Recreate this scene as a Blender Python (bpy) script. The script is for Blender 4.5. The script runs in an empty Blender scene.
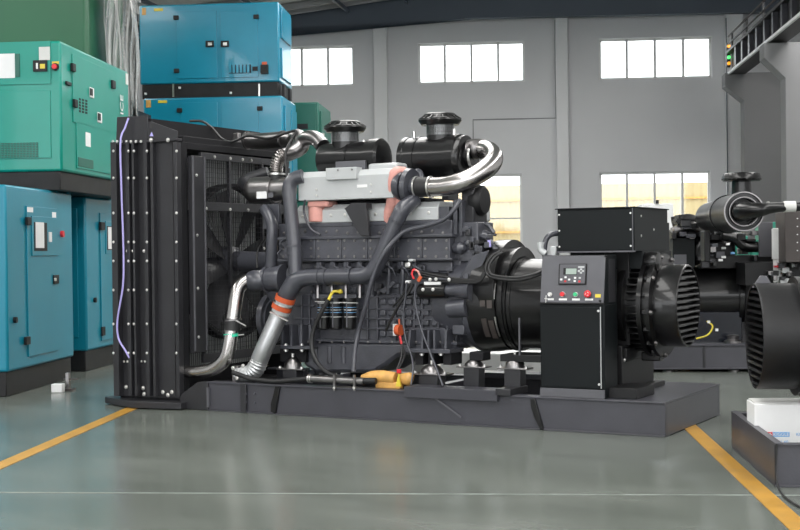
import bpy, bmesh, math, random
from mathutils import Vector, Matrix
random.seed(7)
PI = math.pi
# ------------------------------------------------------------------ camera model
F = 1330.0; TH = math.radians(29); PH = math.radians(4.9); ROLL = 0.012; HY = 252.0
PIT = math.atan((265 - HY) / F)
CAM = Vector((2.961, -9.2205, 1.350))
Rv = Vector((math.cos(TH), math.sin(TH), 0)); Fv = Vector((-math.sin(TH), math.cos(TH), 0)); Zv = Vector((0, 0, 1))

def ray(px, py):
    x = px - 400; y = 265 - py
    c, s = math.cos(ROLL), math.sin(ROLL)
    x, y = x * c + y * s, -x * s + y * c
    cp, sp = math.cos(PIT), math.sin(PIT)
    return Rv * x + Fv * (F * cp + y * sp) + Zv * (-F * sp + y * cp)

def P(px, py, Y):                       # point of the photo on the machine's lengthwise plane y = Y
    r = ray(px, py); return CAM + r * ((Y - CAM.y) / r.y)
def PX(px, py, X):
    r = ray(px, py); return CAM + r * ((X - CAM.x) / r.x)
def PF(px, py, z=0.0):
    r = ray(px, py); return CAM + r * ((z - CAM.z) / r.z)
# building axes (the hall stands slightly turned against the machine)
BX = (Rv * math.cos(PH) - Fv * math.sin(PH)).normalized(); BY = (Fv * math.cos(PH) + Rv * math.sin(PH)).normalized()
BO = Vector((CAM.x, CAM.y, 0))
def W(u, d, z): return BO + BX * u + BY * d + Zv * z
def BP(px, py, d):                      # hall coordinates (u, z) of a photo point at depth d
    r = ray(px, py); q = CAM + r * (d / r.dot(BY)); return (q - BO).dot(BX), q.z
def BU(px, py, u):                      # (d, z) of a photo point on the hall plane u
    r = ray(px, py); q = CAM + r * (u / r.dot(BX)); return (q - BO).dot(BY), q.z
def BF(px, py, z=0.0):
    q = PF(px, py, z) - BO; return q.dot(BX), q.dot(BY)

# ------------------------------------------------------------------ materials
MATS = {}
def mat(name, col, rough=.5, metal=0., var=.12, nscale=6., bump=0., bscale=40., coat=0., spec=.5, rvar=.0):
    m = bpy.data.materials.new(name); m.use_nodes = True; nt = m.node_tree; N = nt.nodes; L = nt.links
    b = N['Principled BSDF']
    tc = N.new('ShaderNodeTexCoord'); no = N.new('ShaderNodeTexNoise'); no.inputs['Scale'].default_value = nscale
    no.inputs['Detail'].default_value = 5
    L.new(tc.outputs['Object'], no.inputs['Vector'])
    cr = N.new('ShaderNodeValToRGB')
    cr.color_ramp.elements[0].position = .3; cr.color_ramp.elements[1].position = .7
    cr.color_ramp.elements[0].color = tuple(c * (1 - var) for c in col) + (1,)
    cr.color_ramp.elements[1].color = tuple(min(1, c * (1 + var)) for c in col) + (1,)
    L.new(no.outputs['Fac'], cr.inputs['Fac']); L.new(cr.outputs['Color'], b.inputs['Base Color'])
    b.inputs['Roughness'].default_value = rough; b.inputs['Metallic'].default_value = metal
    b.inputs['Specular IOR Level'].default_value = spec
    b.inputs['Coat Weight'].default_value = coat; b.inputs['Coat Roughness'].default_value = .12
    if rvar:
        mr = N.new('ShaderNodeMapRange'); mr.inputs['To Min'].default_value = max(0, rough - rvar); mr.inputs['To Max'].default_value = rough + rvar
        L.new(no.outputs['Fac'], mr.inputs['Value']); L.new(mr.outputs['Result'], b.inputs['Roughness'])
    if bump:
        n2 = N.new('ShaderNodeTexNoise'); n2.inputs['Scale'].default_value = bscale; L.new(tc.outputs['Object'], n2.inputs['Vector'])
        bp = N.new('ShaderNodeBump'); bp.inputs['Strength'].default_value = bump; bp.inputs['Distance'].default_value = .02
        L.new(n2.outputs['Fac'], bp.inputs['Height']); L.new(bp.outputs['Normal'], b.inputs['Normal'])
    if name in ('green_case', 'blue_case_far', 'gloss_black'): b.inputs['Coat Roughness'].default_value = .05
    MATS[name] = m; return m
def emat(name, col, st):
    m = bpy.data.materials.new(name); m.use_nodes = True; nt = m.node_tree; N = nt.nodes
    b = N['Principled BSDF']; b.inputs['Base Color'].default_value = col + (1,)
    b.inputs['Emission Color'].default_value = col + (1,); b.inputs['Emission Strength'].default_value = st
    b.inputs['Roughness'].default_value = .2
    MATS[name] = m; return m
M = MATS
mat('engine_paint', (.058, .060, .073), .33, .0, .18, 9, .12, 60, coat=.3)
mat('pipe_paint', (.050, .052, .064), .34, .0, .12, 7, .08, 30, coat=.3)
mat('skid_paint', (.050, .050, .061), .40, 0, .14, 3, .05, 60, coat=.15)
mat('radiator_paint', (.019, .019, .0225), .45, 0, .2, 3, .05, 60, coat=.15)
mat('radiator_dark', (.009, .009, .011), .7, 0, .2, 4, spec=.3)
mat('gloss_black', (.005, .005, .0055), .34, 0, .2, 5, .02, 20, coat=.35, spec=.3, rvar=.04)
mat('satin_black', (.008, .008, .009), .45, 0, .2, 5, .05, 40, spec=.35)
mat('cabinet_black', (.0035, .0055, .0065), .5, 0, .1, 4, spec=.25)
mat('panel_grey', (.10, .10, .112), .45, .1, .08, 6)
mat('steel', (.46, .44, .43), .24, 1.0, .08, 5, rvar=.05)
mat('dark_steel', (.26, .25, .25), .33, 1.0, .15, 6, rvar=.06)
mat('bolt_steel', (.75, .74, .72), .3, 1.0, .05, 8)
mat('aluminium', (.47, .485, .49), .42, .15, .06, 4, .03, 80)
mat('pink_rubber', (.62, .30, .26), .6, 0, .15, 14, .1, 40)
mat('rubber', (.012, .012, .013), .5, 0, .2, 10)
mat('orange', (.58, .10, .03), .45, 0, .15, 10)
mat('red', (.65, .02, .03), .4, 0, .1, 10)
mat('yellow', (.70, .55, .05), .4, 0, .1, 10)
mat('tool_orange', (.66, .36, .10), .45, 0, .2, 14, .1, 50)
mat('purple', (.42, .38, .75), .45, 0, .05, 10)
mat('white', (.78, .78, .78), .5, 0, .04, 5)
mat('offwhite', (.62, .62, .60), .6, 0, .08, 5)
mat('label_blue', (.18, .42, .75), .5, 0, .05, 5)
mat('green_tape', (.02, .55, .33), .4, 0, .1, 5)
mat('green_led', (.03, .5, .2), .3, 0, .05, 5)
mat('lcd', (.35, .42, .38), .2, 0, .03, 5)
mat('blue_case', (.004, .20, .29), .36, 0, .05, 2, .05, 2.5, coat=.15, spec=.4)
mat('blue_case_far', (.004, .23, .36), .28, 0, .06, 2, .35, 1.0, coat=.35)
mat('green_case', (.002, .26, .20), .34, 0, .05, 2, .10, 1.6, coat=.25, spec=.4)
mat('green_case_far', (.010, .11, .08), .4, 0, .08, 2)
mat('green_engine', (.012, .22, .15), .4, 0, .2, 8, .1, 40)
mat('tarp_green', (.012, .10, .045), .5, 0, .12, .6, .25, 1.5, coat=.1)
mat('base_black', (.011, .011, .012), .5, 0, .3, 6, spec=.35)
mat('wall_paint', (.70, .70, .715), .8, 0, .03, .5)
mat('wall_trim', (.78, .78, .79), .75, 0, .03, .5)
mat('concrete_paint', (.22, .22, .225), .75, 0, .04, .7)
mat('beam_paint', (.075, .095, .125), .5, 0, .06, 1)
mat('roof_sheet', (.42, .42, .42), .6, 0, .05, 2)
mat('purlin', (.30, .30, .31), .6, 0, .05, 2)
mat('frame_alu', (.8, .8, .79), .5, 0, .05, 2)
mat('line_yellow', (.42, .22, .03), .45, 0, .16, 5, rvar=.1)
mat('joint', (.26, .29, .27), .5, 0, .35, 6)
mat('frame_grey', (.045, .045, .055), .42, 0, .12, 4)
mat('galvanised', (.48, .49, .50), .36, .85, .15, 7)
mat('rail_white', (.8, .8, .8), .5, 0, .03, 5)
mat('outside_wall', (.80, .66, .40), .7, 0, .06, 1.5)
mat('brown_panel', (.055, .045, .042), .5, 0, .2, 5)

def plastic_film():
    m = bpy.data.materials.new('plastic_film'); m.use_nodes = True; nt = m.node_tree; N = nt.nodes; L = nt.links
    b = N['Principled BSDF']; b.inputs['Base Color'].default_value = (.62, .63, .62, 1); b.inputs['Roughness'].default_value = .18
    tc = N.new('ShaderNodeTexCoord'); mp = N.new('ShaderNodeMapping'); mp.inputs['Scale'].default_value = (7, 7, .6)
    no = N.new('ShaderNodeTexNoise'); no.inputs['Scale'].default_value = 1.6; no.inputs['Detail'].default_value = 4
    L.new(tc.outputs['Object'], mp.inputs['Vector']); L.new(mp.outputs['Vector'], no.inputs['Vector'])
    mr = N.new('ShaderNodeMapRange'); mr.inputs['From Min'].default_value = .35; mr.inputs['From Max'].default_value = .7
    mr.inputs['To Min'].default_value = .02; mr.inputs['To Max'].default_value = .62
    L.new(no.outputs['Fac'], mr.inputs['Value']); L.new(mr.outputs['Result'], b.inputs['Alpha'])
    MATS['plastic_film'] = m
plastic_film()

def floor_mat():
    m = bpy.data.materials.new('epoxy_floor'); m.use_nodes = True; nt = m.node_tree; N = nt.nodes; L = nt.links
    b = N['Principled BSDF']
    tc = N.new('ShaderNodeTexCoord')
    mp = N.new('ShaderNodeMapping'); mp.inputs['Rotation'].default_value = (0, 0, -(TH - PH)); mp.inputs['Scale'].default_value = (.55, 1.5, 1)
    L.new(tc.outputs['Object'], mp.inputs['Vector'])
    n1 = N.new('ShaderNodeTexNoise'); n1.inputs['Scale'].default_value = 1.1; n1.inputs['Detail'].default_value = 8; n1.inputs['Roughness'].default_value = .62
    L.new(mp.outputs['Vector'], n1.inputs['Vector'])
    cr = N.new('ShaderNodeValToRGB'); e = cr.color_ramp.elements
    e[0].position = .32; e[0].color = (.112, .126, .110, 1); e[1].position = .68; e[1].color = (.150, .165, .147, 1)
    L.new(n1.outputs['Fac'], cr.inputs['Fac'])
    n3 = N.new('ShaderNodeTexNoise'); n3.inputs['Scale'].default_value = 3.2; n3.inputs['Detail'].default_value = 6; n3.inputs['Roughness'].default_value = .6
    L.new(mp.outputs['Vector'], n3.inputs['Vector'])
    mr = N.new('ShaderNodeMapRange'); mr.inputs['From Min'].default_value = .25; mr.inputs['From Max'].default_value = .8
    mr.inputs['To Min'].default_value = .90; mr.inputs['To Max'].default_value = 1.08
    L.new(n3.outputs['Fac'], mr.inputs['Value'])
    mx = N.new('ShaderNodeMix'); mx.data_type = 'RGBA'; mx.blend_type = 'MULTIPLY'; mx.inputs['Factor'].default_value = 1
    L.new(cr.outputs['Color'], mx.inputs['A']); L.new(mr.outputs['Result'], mx.inputs['B'])
    L.new(mx.outputs['Result'], b.inputs['Base Color'])
    r = N.new('ShaderNodeMapRange'); r.inputs['To Min'].default_value = .13; r.inputs['To Max'].default_value = .30
    L.new(n1.outputs['Fac'], r.inputs['Value']); L.new(r.outputs['Result'], b.inputs['Roughness'])
    b.inputs['Specular IOR Level'].default_value = .5
    n2 = N.new('ShaderNodeTexNoise'); n2.inputs['Scale'].default_value = 14
    L.new(mp.outputs['Vector'], n2.inputs['Vector'])
    bp = N.new('ShaderNodeBump'); bp.inputs['Strength'].default_value = .03; bp.inputs['Distance'].default_value = .01
    L.new(n2.outputs['Fac'], bp.inputs['Height']); L.new(bp.outputs['Normal'], b.inputs['Normal'])
    MATS['epoxy_floor'] = m
floor_mat()
def ribbed(name, col, scale, axis_rot):
    m = mat(name, col, .6, 0, .05, 1.5); nt = m.node_tree; N = nt.nodes; L = nt.links; b = N['Principled BSDF']
    tc = N.new('ShaderNodeTexCoord'); mp = N.new('ShaderNodeMapping'); mp.inputs['Rotation'].default_value = (0, 0, axis_rot)
    wv = N.new('ShaderNodeTexWave'); wv.wave_type = 'BANDS'; wv.bands_direction = 'X'; wv.inputs['Scale'].default_value = scale
    L.new(tc.outputs['Object'], mp.inputs['Vector']); L.new(mp.outputs['Vector'], wv.inputs['Vector'])
    bp = N.new('ShaderNodeBump'); bp.inputs['Strength'].default_value = .6; bp.inputs['Distance'].default_value = .05
    L.new(wv.outputs['Fac'], bp.inputs['Height']); L.new(bp.outputs['Normal'], b.inputs['Normal'])
ribbed('outside_sheet', (.47, .37, .19), 1.2, -(TH - PH))
ribbed('roof_sheet_ribbed', (.55, .55, .54), 1.2, -(TH - PH))

# ------------------------------------------------------------------ mesh builder
def frame_of(d):
    d = d.normalized(); a = Vector((0, 0, 1)) if abs(d.z) < .9 else Vector((1, 0, 0))
    u = d.cross(a).normalized(); return u, d.cross(u).normalized()

class MB:
    def __init__(s): s.b = bmesh.new()
    def quadbox(s, c):                                  # eight corners: bottom ring, top ring
        v = [s.b.verts.new(p) for p in c]
        for f in ((3, 2, 1, 0), (4, 5, 6, 7), (0, 1, 5, 4), (1, 2, 6, 5), (2, 3, 7, 6), (3, 0, 4, 7)):
            s.b.faces.new([v[i] for i in f])
        return s
    def box(s, lo, hi):
        x0, x1 = sorted((lo[0], hi[0])); y0, y1 = sorted((lo[1], hi[1])); z0, z1 = sorted((lo[2], hi[2]))
        return s.quadbox([Vector(p) for p in ((x0, y0, z0), (x1, y0, z0), (x1, y1, z0), (x0, y1, z0), (x0, y0, z1), (x1, y0, z1), (x1, y1, z1), (x0, y1, z1))])
    def wbox(s, u0, u1, d0, d1, z0, z1):
        u0, u1 = sorted((u0, u1)); d0, d1 = sorted((d0, d1)); z0, z1 = sorted((z0, z1))
        return s.quadbox([W(*p) for p in ((u0, d0, z0), (u1, d0, z0), (u1, d1, z0), (u0, d1, z0), (u0, d0, z1), (u1, d0, z1), (u1, d1, z1), (u0, d1, z1))])
    def pbox(s, px0, py0, px1, py1, Y, dy):             # box whose front face on plane Y covers the photo rectangle
        a = P(px0, (py0 + py1) / 2, Y).x; b = P(px1, (py0 + py1) / 2, Y).x
        c = P((px0 + px1) / 2, py0, Y).z; d = P((px0 + px1) / 2, py1, Y).z
        return s.box((a, Y, d), (b, Y + dy, c))
    def beam(s, p0, p1, w, h, up=Zv):
        p0, p1 = Vector(p0), Vector(p1); d = (p1 - p0).normalized(); a = d.cross(up)
        if a.length < 1e-4: a = d.cross(Vector((1, 0, 0)))
        a.normalize(); b = a.cross(d).normalized(); a *= w / 2; b *= h / 2
        return s.quadbox([p0 - a - b, p0 + a - b, p1 + a - b, p1 - a - b, p0 - a + b, p0 + a + b, p1 + a + b, p1 - a + b])
    def prism(s, pts, ext):
        ext = Vector(ext); pts = [Vector(p) for p in pts]
        a = [s.b.verts.new(p) for p in pts]; b = [s.b.verts.new(p + ext) for p in pts]; n = len(pts)
        s.b.faces.new(a); s.b.faces.new(b[::-1])
        for i in range(n): s.b.faces.new((a[i], b[i], b[(i + 1) % n], a[(i + 1) % n]))
        return s
    def rings(s, rings, cap=True, closed=False):
        vs = [[s.b.verts.new(p) for p in r] for r in rings]; n = len(vs[0])
        rg = range(len(vs) if closed else len(vs) - 1)
        for i in rg:
            A = vs[i]; B = vs[(i + 1) % len(vs)]
            for j in range(n): s.b.faces.new((A[j], A[(j + 1) % n], B[(j + 1) % n], B[j]))
        if cap and not closed:
            s.b.faces.new(vs[0][::-1]); s.b.faces.new(vs[-1])
        return s
    def lathe(s, o, ax, prof, seg=28, cap=True):
        o = Vector(o); ax = Vector(ax).normalized(); u, v = frame_of(ax)
        return s.rings([[o + ax * t + (u * math.cos(2 * PI * k / seg) + v * math.sin(2 * PI * k / seg)) * max(r, 1e-4) for k in range(seg)] for t, r in prof], cap)
    def cyl(s, p0, p1, r, r1=None, seg=20):
        p0, p1 = Vector(p0), Vector(p1); l = (p1 - p0).length
        return s.lathe(p0, p1 - p0, [(0, r), (l, r if r1 is None else r1)], seg)
    def sphere(s, c, r, seg=16, sz=1.):
        n = 8; return s.lathe(c, (0, 0, 1), [(-r * sz * math.cos(PI * i / n), r * math.sin(PI * i / n)) for i in range(n + 1)], seg)
    def tube(s, pts, r, seg=14, sub=8, corr=0., ncorr=0, smooth=True, cap=True):
        pts = [Vector(p) for p in pts]; rr = r if isinstance(r, (list, tuple)) else [r] * len(pts)
        path = []; rad = []
        n = len(pts)
        if n == 2 or not smooth:
            for i in range(n - 1):
                for k in range(sub): path.append(pts[i].lerp(pts[i + 1], k / sub)); rad.append(rr[i] + (rr[i + 1] - rr[i]) * k / sub)
        else:
            for i in range(n - 1):
                a = pts[i - 1] if i else pts[0] * 2 - pts[1]; b = pts[i]; c = pts[i + 1]; d = pts[i + 2] if i + 2 < n else pts[-1] * 2 - pts[-2]
                for k in range(sub):
                    t = k / sub
                    path.append(.5 * ((2 * b) + (c - a) * t + (2 * a - 5 * b + 4 * c - d) * t * t + (3 * b - a - 3 * c + d) * t ** 3))
                    rad.append(rr[i] + (rr[i + 1] - rr[i]) * t)
        path.append(pts[-1]); rad.append(rr[-1])
        m = len(path); rings = []; u = None
        for i, p in enumerate(path):
            t = (path[min(i + 1, m - 1)] - path[max(i - 1, 0)]).normalized()
            if u is None: u, v = frame_of(t)
            else:
                u = (u - t * u.dot(t)).normalized(); v = t.cross(u)
            R = rad[i] + (corr * (1 if i % 2 else -1) if corr else 0)
            rings.append([p + (u * math.cos(2 * PI * k / seg) + v * math.sin(2 * PI * k / seg)) * R for k in range(seg)])
        return s.rings(rings, cap)
    def build(s, name, m, parent=None, bevel=0., smooth=True, label=None):
        bmesh.ops.recalc_face_normals(s.b, faces=s.b.faces)
        if parent is not None: org = Vector(parent['_o'])
        else:
            xs = [v.co for v in s.b.verts]
            org = Vector(((min(v.x for v in xs) + max(v.x for v in xs)) / 2, (min(v.y for v in xs) + max(v.y for v in xs)) / 2, min(v.z for v in xs)))
        for v in s.b.verts: v.co -= org
        me = bpy.data.meshes.new(name); s.b.to_mesh(me); s.b.free()
        me.materials.append(M[m] if isinstance(m, str) else m)
        if smooth:
            me.shade_smooth(); me.set_sharp_from_angle(angle=math.radians(38))
        o = bpy.data.objects.new(name, me); bpy.context.scene.collection.objects.link(o)
        if parent is not None: o.parent = parent
        else: o.location = org
        o['_o'] = tuple(org)
        if bevel:
            bm = o.modifiers.new('bevel', 'BEVEL'); bm.width = bevel; bm.segments = 2; bm.limit_method = 'ANGLE'; bm.angle_limit = math.radians(40)
        if label: o['label'] = label
        return o

def tag(o, label, cat, group=None, kind=None):
    o['label'] = label; o['category'] = cat
    if group: o['group'] = group
    if kind: o['kind'] = kind
    return o
def thing(name, loc, label, cat, group=None):
    o = bpy.data.objects.new(name, None); bpy.context.scene.collection.objects.link(o)
    o.location = loc; o['_o'] = tuple(loc); return tag(o, label, cat, group)
def structure(o): o['kind'] = 'structure'; return o
_bolt = {}
def bolt(p, ax, r, parent, m='bolt_steel', name='bolt'):
    key = (tuple(round(a, 2) for a in ax), r, m)
    if key not in _bolt:
        b = MB(); A = Vector(ax).normalized()
        b.lathe((0, 0, 0), A, [(-.004, r * 1.5), (.004, r * 1.5), (.004, r), (r * .9, r), (r * 1.1, r * .75)], 8)
        bmesh.ops.recalc_face_normals(b.b, faces=b.b.faces)
        me = bpy.data.meshes.new(name); b.b.to_mesh(me); b.b.free(); me.materials.append(M[m]); _bolt[key] = me
    o = bpy.data.objects.new(name, _bolt[key]); bpy.context.scene.collection.objects.link(o)
    o.parent = parent; o.location = Vector(p) - Vector(parent['_o']); o['_o'] = parent['_o']; return o
def text(s, p, xdir, ydir, size, m, parent, name='lettering'):
    cu = bpy.data.curves.new('t', 'FONT'); cu.body = s; cu.size = size; cu.extrude = .001; cu.align_x = 'CENTER'; cu.align_y = 'CENTER'
    t = bpy.data.objects.new('t', cu); bpy.context.scene.collection.objects.link(t)
    dg = bpy.context.evaluated_depsgraph_get(); me = bpy.data.meshes.new_from_object(t.evaluated_get(dg))
    bpy.data.objects.remove(t)
    X = Vector(xdir).normalized(); Yd = Vector(ydir).normalized(); Zd = X.cross(Yd)
    mt = Matrix((X, Yd, Zd)).transposed().to_4x4(); mt.translation = Vector(p) - Vector(parent['_o'])
    me.transform(mt); me.name = name; me.materials.clear(); me.materials.append(M[m])
    o = bpy.data.objects.new(name, me); bpy.context.scene.collection.objects.link(o); o.parent = parent; o['_o'] = parent['_o']; return o

# ================================================================== SETTING
UL, UR, DF, DB = -15.0, 11.5, -9.0, 34.0        # hall extents
ZE = 7.1                                          # eaves
structure(MB().wbox(UL, UR, DF, DB + .3, -.3, 0).build('floor', 'epoxy_floor', smooth=False))
# back wall with its window openings
def wrect(a, b, c, d, D):   # photo px left, top, right, bottom
    u0, _ = BP(a, (b + d) / 2, D); u1, _ = BP(c, (b + d) / 2, D); _, zt = BP((a + c) / 2, b, D); _, zb = BP((a + c) / 2, d, D)
    return u0, u1, zb, zt
wins = [wrect(249, 48, 354, 87, DB), wrect(418, 42, 525, 83, DB), wrect(599, 35, 712, 76.5, DB),
        wrect(415, 177, 522.5, 262, DB), wrect(600, 171.5, 711, 262, DB), wrect(232, 180, 340, 262, DB)]
for i in (0, 1, 2): wins[i] = (wins[i][0], wins[i][1], wins[1][2], wins[1][3])
for i in (3, 4, 5): wins[i] = (wins[i][0], wins[i][1], wins[3][2] - .9, wins[4][3])
wins[5] = (wins[0][0], wins[0][1], wins[3][2], wins[3][3])
us = sorted({UL, UR} | {w[0] for w in wins} | {w[1] for w in wins}); zs = sorted({0., 9.2} | {w[2] for w in wins} | {w[3] for w in wins})
b = MB()
for i in range(len(us) - 1):
    for j in range(len(zs) - 1):
        mu = (us[i] + us[i + 1]) / 2; mz = (zs[j] + zs[j + 1]) / 2
        if any(w[0] < mu < w[1] and w[2] < mz < w[3] for w in wins): continue
        b.wbox(us[i], us[i + 1], DB, DB + .3, zs[j], zs[j + 1])
structure(b.build('wall_back', 'wall_paint', smooth=False))
def glass():
    m = bpy.data.materials.new('window_glass'); m.use_nodes = True; N = m.node_tree.nodes; L = m.node_tree.links
    N.remove(N['Principled BSDF'])
    t = N.new('ShaderNodeBsdfTransparent'); g = N.new('ShaderNodeBsdfGlossy'); g.inputs['Roughness'].default_value = .05
    t.inputs['Color'].default_value = (.93, .95, .95, 1)
    x = N.new('ShaderNodeMixShader'); x.inputs[0].default_value = .06
    L.new(t.outputs[0], x.inputs[1]); L.new(g.outputs[0], x.inputs[2]); L.new(x.outputs[0], N['Material Output'].inputs['Surface'])
    MATS['window_glass'] = m
glass()
for i, (u0, u1, z0, z1) in enumerate(wins):
    b = MB(); npn = 4 if i in (0, 1, 2, 4) else 2
    if i == 0: npn = 4
    for (a, c, e, f) in ((u0, u1, z0, z0 + .06), (u0, u1, z1 - .06, z1), (u0, u0 + .06, z0, z1), (u1 - .06, u1, z0, z1)): b.wbox(a, c, DB + .08, DB + .16, e, f)
    divs = [u0 + (u1 - u0) * k / npn for k in range(1, npn)]
    for q in divs: b.wbox(q - .03, q + .03, DB + .08, DB + .16, z0, z1)
    if i >= 3:
        for q in (.27, .64): b.wbox(u0, u1, DB + .09, DB + .15, z0 + (z1 - z0) * q - .02, z0 + (z1 - z0) * q + .02)
    fr = structure(b.build('window_%d' % (i + 1), 'frame_alu', smooth=False))
    e = [u0] + divs + [u1]
    for k in range(npn): MB().wbox(e[k], e[k + 1], DB + .115, DB + .125, z0, z1).build('pane', 'window_glass', fr, smooth=False)
# pilasters
n = 0
for (a, c) in ((374, 387.5), (556.5, 568.5), (727, 744)):
    n += 1; u0, _ = BP(a, 120, DB - .3); u1, _ = BP(c, 120, DB - .3)
    structure(MB().wbox(u0, u1, DB - .3, DB, 0, 8.4).build('trim_%d' % n, 'wall_trim', smooth=False, bevel=.02))
# conduit on the wall
b = MB(); u, z = BP(555, 20, DB - .05); u2, z2 = BP(555, 118, DB - .05); u3, z3 = BP(473, 121, DB - .05)
b.tube([W(u, DB - .03, z), W(u, DB - .03, z2), W(u3, DB - .03, z2), W(u3, DB - .03, z2 - 1.2)], .015, 6, 2, smooth=False)
structure(b.build('trim_4', 'purlin'))
u, z = BP(727, 78, DB - .4)
structure(MB().tube([W(u, DB - .34, z + 1.5), W(u, DB - .34, 0.1)], .013, 6, 2).build('trim_5', 'beam_paint'))
# side walls and the unseen wall behind the camera, openings shaped for fill and highlights
structure(MB().wbox(UL - .3, UL, DF, DB + .3, 0, 8.6).build('wall_left', 'wall_paint', smooth=False))
b = MB().wbox(UR, UR + .3, DF, DB + .3, 0, 4.2).wbox(UR, UR + .3, DF, DB + .3, 6.3, 8.6).wbox(UR, UR + .3, 15, DB + .3, 4.2, 6.3)
b.wbox(UR, UR + .3, -3, 15, 4.2, 6.3)
structure(b.build('wall_right', 'wall_paint', smooth=False))
b = MB()
b.wbox(UL, UR, DF - .3, DF, 6.3, 8.6).wbox(UL, UL + 1, DF - .3, DF, 0, 6.3).wbox(UR - 1, UR, DF - .3, DF, 0, 6.3)
b.wbox(-8, UR - 1, DF - .3, DF, 0, 2.6).wbox(-8.4, -8, DF - .3, DF, 0, 6.3)
structure(b.build('wall_front', 'wall_paint', smooth=False))
# gabled roof: ridge at the photo's x = 470
ur, zr = BP(470, 18, DB - .6); ul, zl = BP(286, 28.5, DB - .6); sl = (zr - zl) / (ur - ul)
def zlow(u): return zr - abs(u - ur) * (sl if u < ur else sl * .2)
def zroof(u): return zlow(u) + (.86 - abs(u - ur) * .095 if u < ur else .86)
b = MB()
for (a, c) in ((UL - .3, ur), (ur, UR + .3)):
    b.prism([W(a, DF - .3, zroof(a)), W(c, DF - .3, zroof(c)), W(c, DF - .3, zroof(c) + .12), W(a, DF - .3, zroof(a) + .12)], BY * (DB - DF + .6))
structure(b.build('ceiling', 'roof_sheet_ribbed', smooth=False))
# rafter at the back wall
b = MB(); b.prism([W(UL, DB - .6, zlow(UL)), W(ur, DB - .6, zr), W(UR, DB - .6, zlow(UR)), W(UR, DB - .6, zroof(UR)), W(ur, DB - .6, zroof(ur)), W(UL, DB - .6, zroof(UL))], BY * .25)
structure(b.build('roof_beam', 'beam_paint', smooth=False))
k = 0
for d in (28.6, 31.0, 32.4, 33.0):
    k += 1; b = MB()
    for (a, c) in ((UL, ur), (ur, UR)): b.beam(W(a, d, zroof(a) - .09), W(c, d, zroof(c) - .09), .07, .16)
    structure(b.build('roof_beam', 'purlin', smooth=False))
for uu in (-9.6, -8.2, -6.4, -4.6, -3.1, -1.2, .9):
    structure(MB().beam(W(uu, 27, zroof(uu) - .22), W(uu + .5, 33.4, zroof(uu + .5) - .22), .06, .1).build('roof_beam', 'beam_paint', smooth=False))
# floor paint and joint
def strip(name, pts, m, z=.003):
    b = MB(); b.prism([Vector((p.x, p.y, .0005)) for p in pts], (0, 0, z)); return structure(b.build(name, m, smooth=False))
def ln(a, b_, t): return a + (b_ - a) * t
a0, a1, c0, c1 = PF(683, 427), PF(781, 530), PF(695, 425), PF(800, 512)
w = .115
mid0 = (a0 + c0) / 2; mid1 = PF(794, 523)
dr = (mid1 - mid0).normalized(); pe = Vector((-dr.y, dr.x, 0)) * (w / 2)
s0 = mid0 - dr * 4.5; s1 = mid1 + dr * 3
strip('trim_6', [s0 - pe, s0 + pe, s1 + pe, s1 - pe], 'line_yellow')
m0, m1 = PF(0, 465.8), PF(128, 410)
dr = (m1 - m0).normalized(); pe = Vector((-dr.y, dr.x, 0)) * (w / 2); s0 = m0 - dr * 4; s1 = m1 + dr * 8
strip('trim_7', [s0 - pe, s0 + pe, s1 + pe, s1 - pe], 'line_yellow')
u0, d0 = BF(400, 494)
b = MB(); b.wbox(UL, UR, d0 - .006, d0 + .006, .0005, .002); structure(b.build('trim_8', 'joint', smooth=False))
u0, d1 = BF(0, 499)
# outside building seen through the low windows
b = MB(); zt = BP(650, 183, 42)[1]
b.wbox(-14, 14, 42, 42.3, 0, zt)
structure(b.build('wall_outside', 'outside_sheet', smooth=False))
b = MB()
for zz in (.9, 1.9, 2.9):
    b.wbox(-14, 14, 41.93, 42, zz, zz + .06)
structure(b.build('trim_9', 'tool_orange', smooth=False))
structure(MB().wbox(-40, 40, DB + .3, 60, -.3, -.02).build('ground_outside', 'offwhite', smooth=False))

# crane columns on the right
def column(px_corbel, py_top, px_col, py_k1, py_k2, d, th):
    u0, zt = BP(px_corbel, py_top, d); u1, _ = BP(px_col, 150, d); _, z1 = BP(px_corbel, py_k1, d); _, z2 = BP(px_col, py_k2, d)
    b = MB(); b.prism([W(u1, d, 0), W(UR, d, 0), W(UR, d, zt), W(u0, d, zt), W(u0, d, z1), W(u1, d, z2)], BY * th)
    return structure(b.build('column', 'concrete_paint', smooth=False, bevel=.012)), u0, zt
_, uc1, zc1 = column(764, 43, 786, 58, 78, 26.4, .5)
_, uc2, zc2 = column(725, 73, 744.5, 86, 101, 31.3, .5)
# crane runway with rail and ladder-like walkway
rw = thing('crane_runway', W(uc2 + .3, 20, zc2), 'crane runway truss with pale lower rail on the right concrete columns', 'crane track')
ub = uc2 + .06; zr0 = (zc1 + zc2) / 2
MB().wbox(ub, ub + .05, 17, 31.5, zr0 - .0, zr0 + .055).build('lower_rail', 'rail_white', rw)
MB().wbox(ub + .05, ub + .4, 17, 31.5, zr0 + .0, zr0 + .05).build('bottom_flange', 'base_black', rw)
MB().wbox(ub + .12, ub + .2, 17, 31.5, zr0 + .05, zr0 + .5).build('web', 'base_black', rw)
MB().wbox(ub, ub + .35, 17, 31.5, zr0 + .5, zr0 + .56).build('top_flange', 'base_black', rw)
for k in range(16):
    d = 17.4 + k * .86
    MB().wbox(ub + .02, ub + .12, d, d + .16, zr0 + .055, zr0 + .5).build('stiffener', 'frame_grey', rw)
for zz in (.72, .9): MB().beam(W(ub + .05, 17, zr0 + zz), W(ub + .05, 31.5, zr0 + zz), .03, .03).build('handrail', 'brown_panel', rw)
for k in range(8):
    d = 17.6 + k * 1.9
    MB().wbox(ub + .03, ub + .07, d, d + .05, zr0 + .5, zr0 + .9).build('post', 'base_black', rw)
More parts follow.
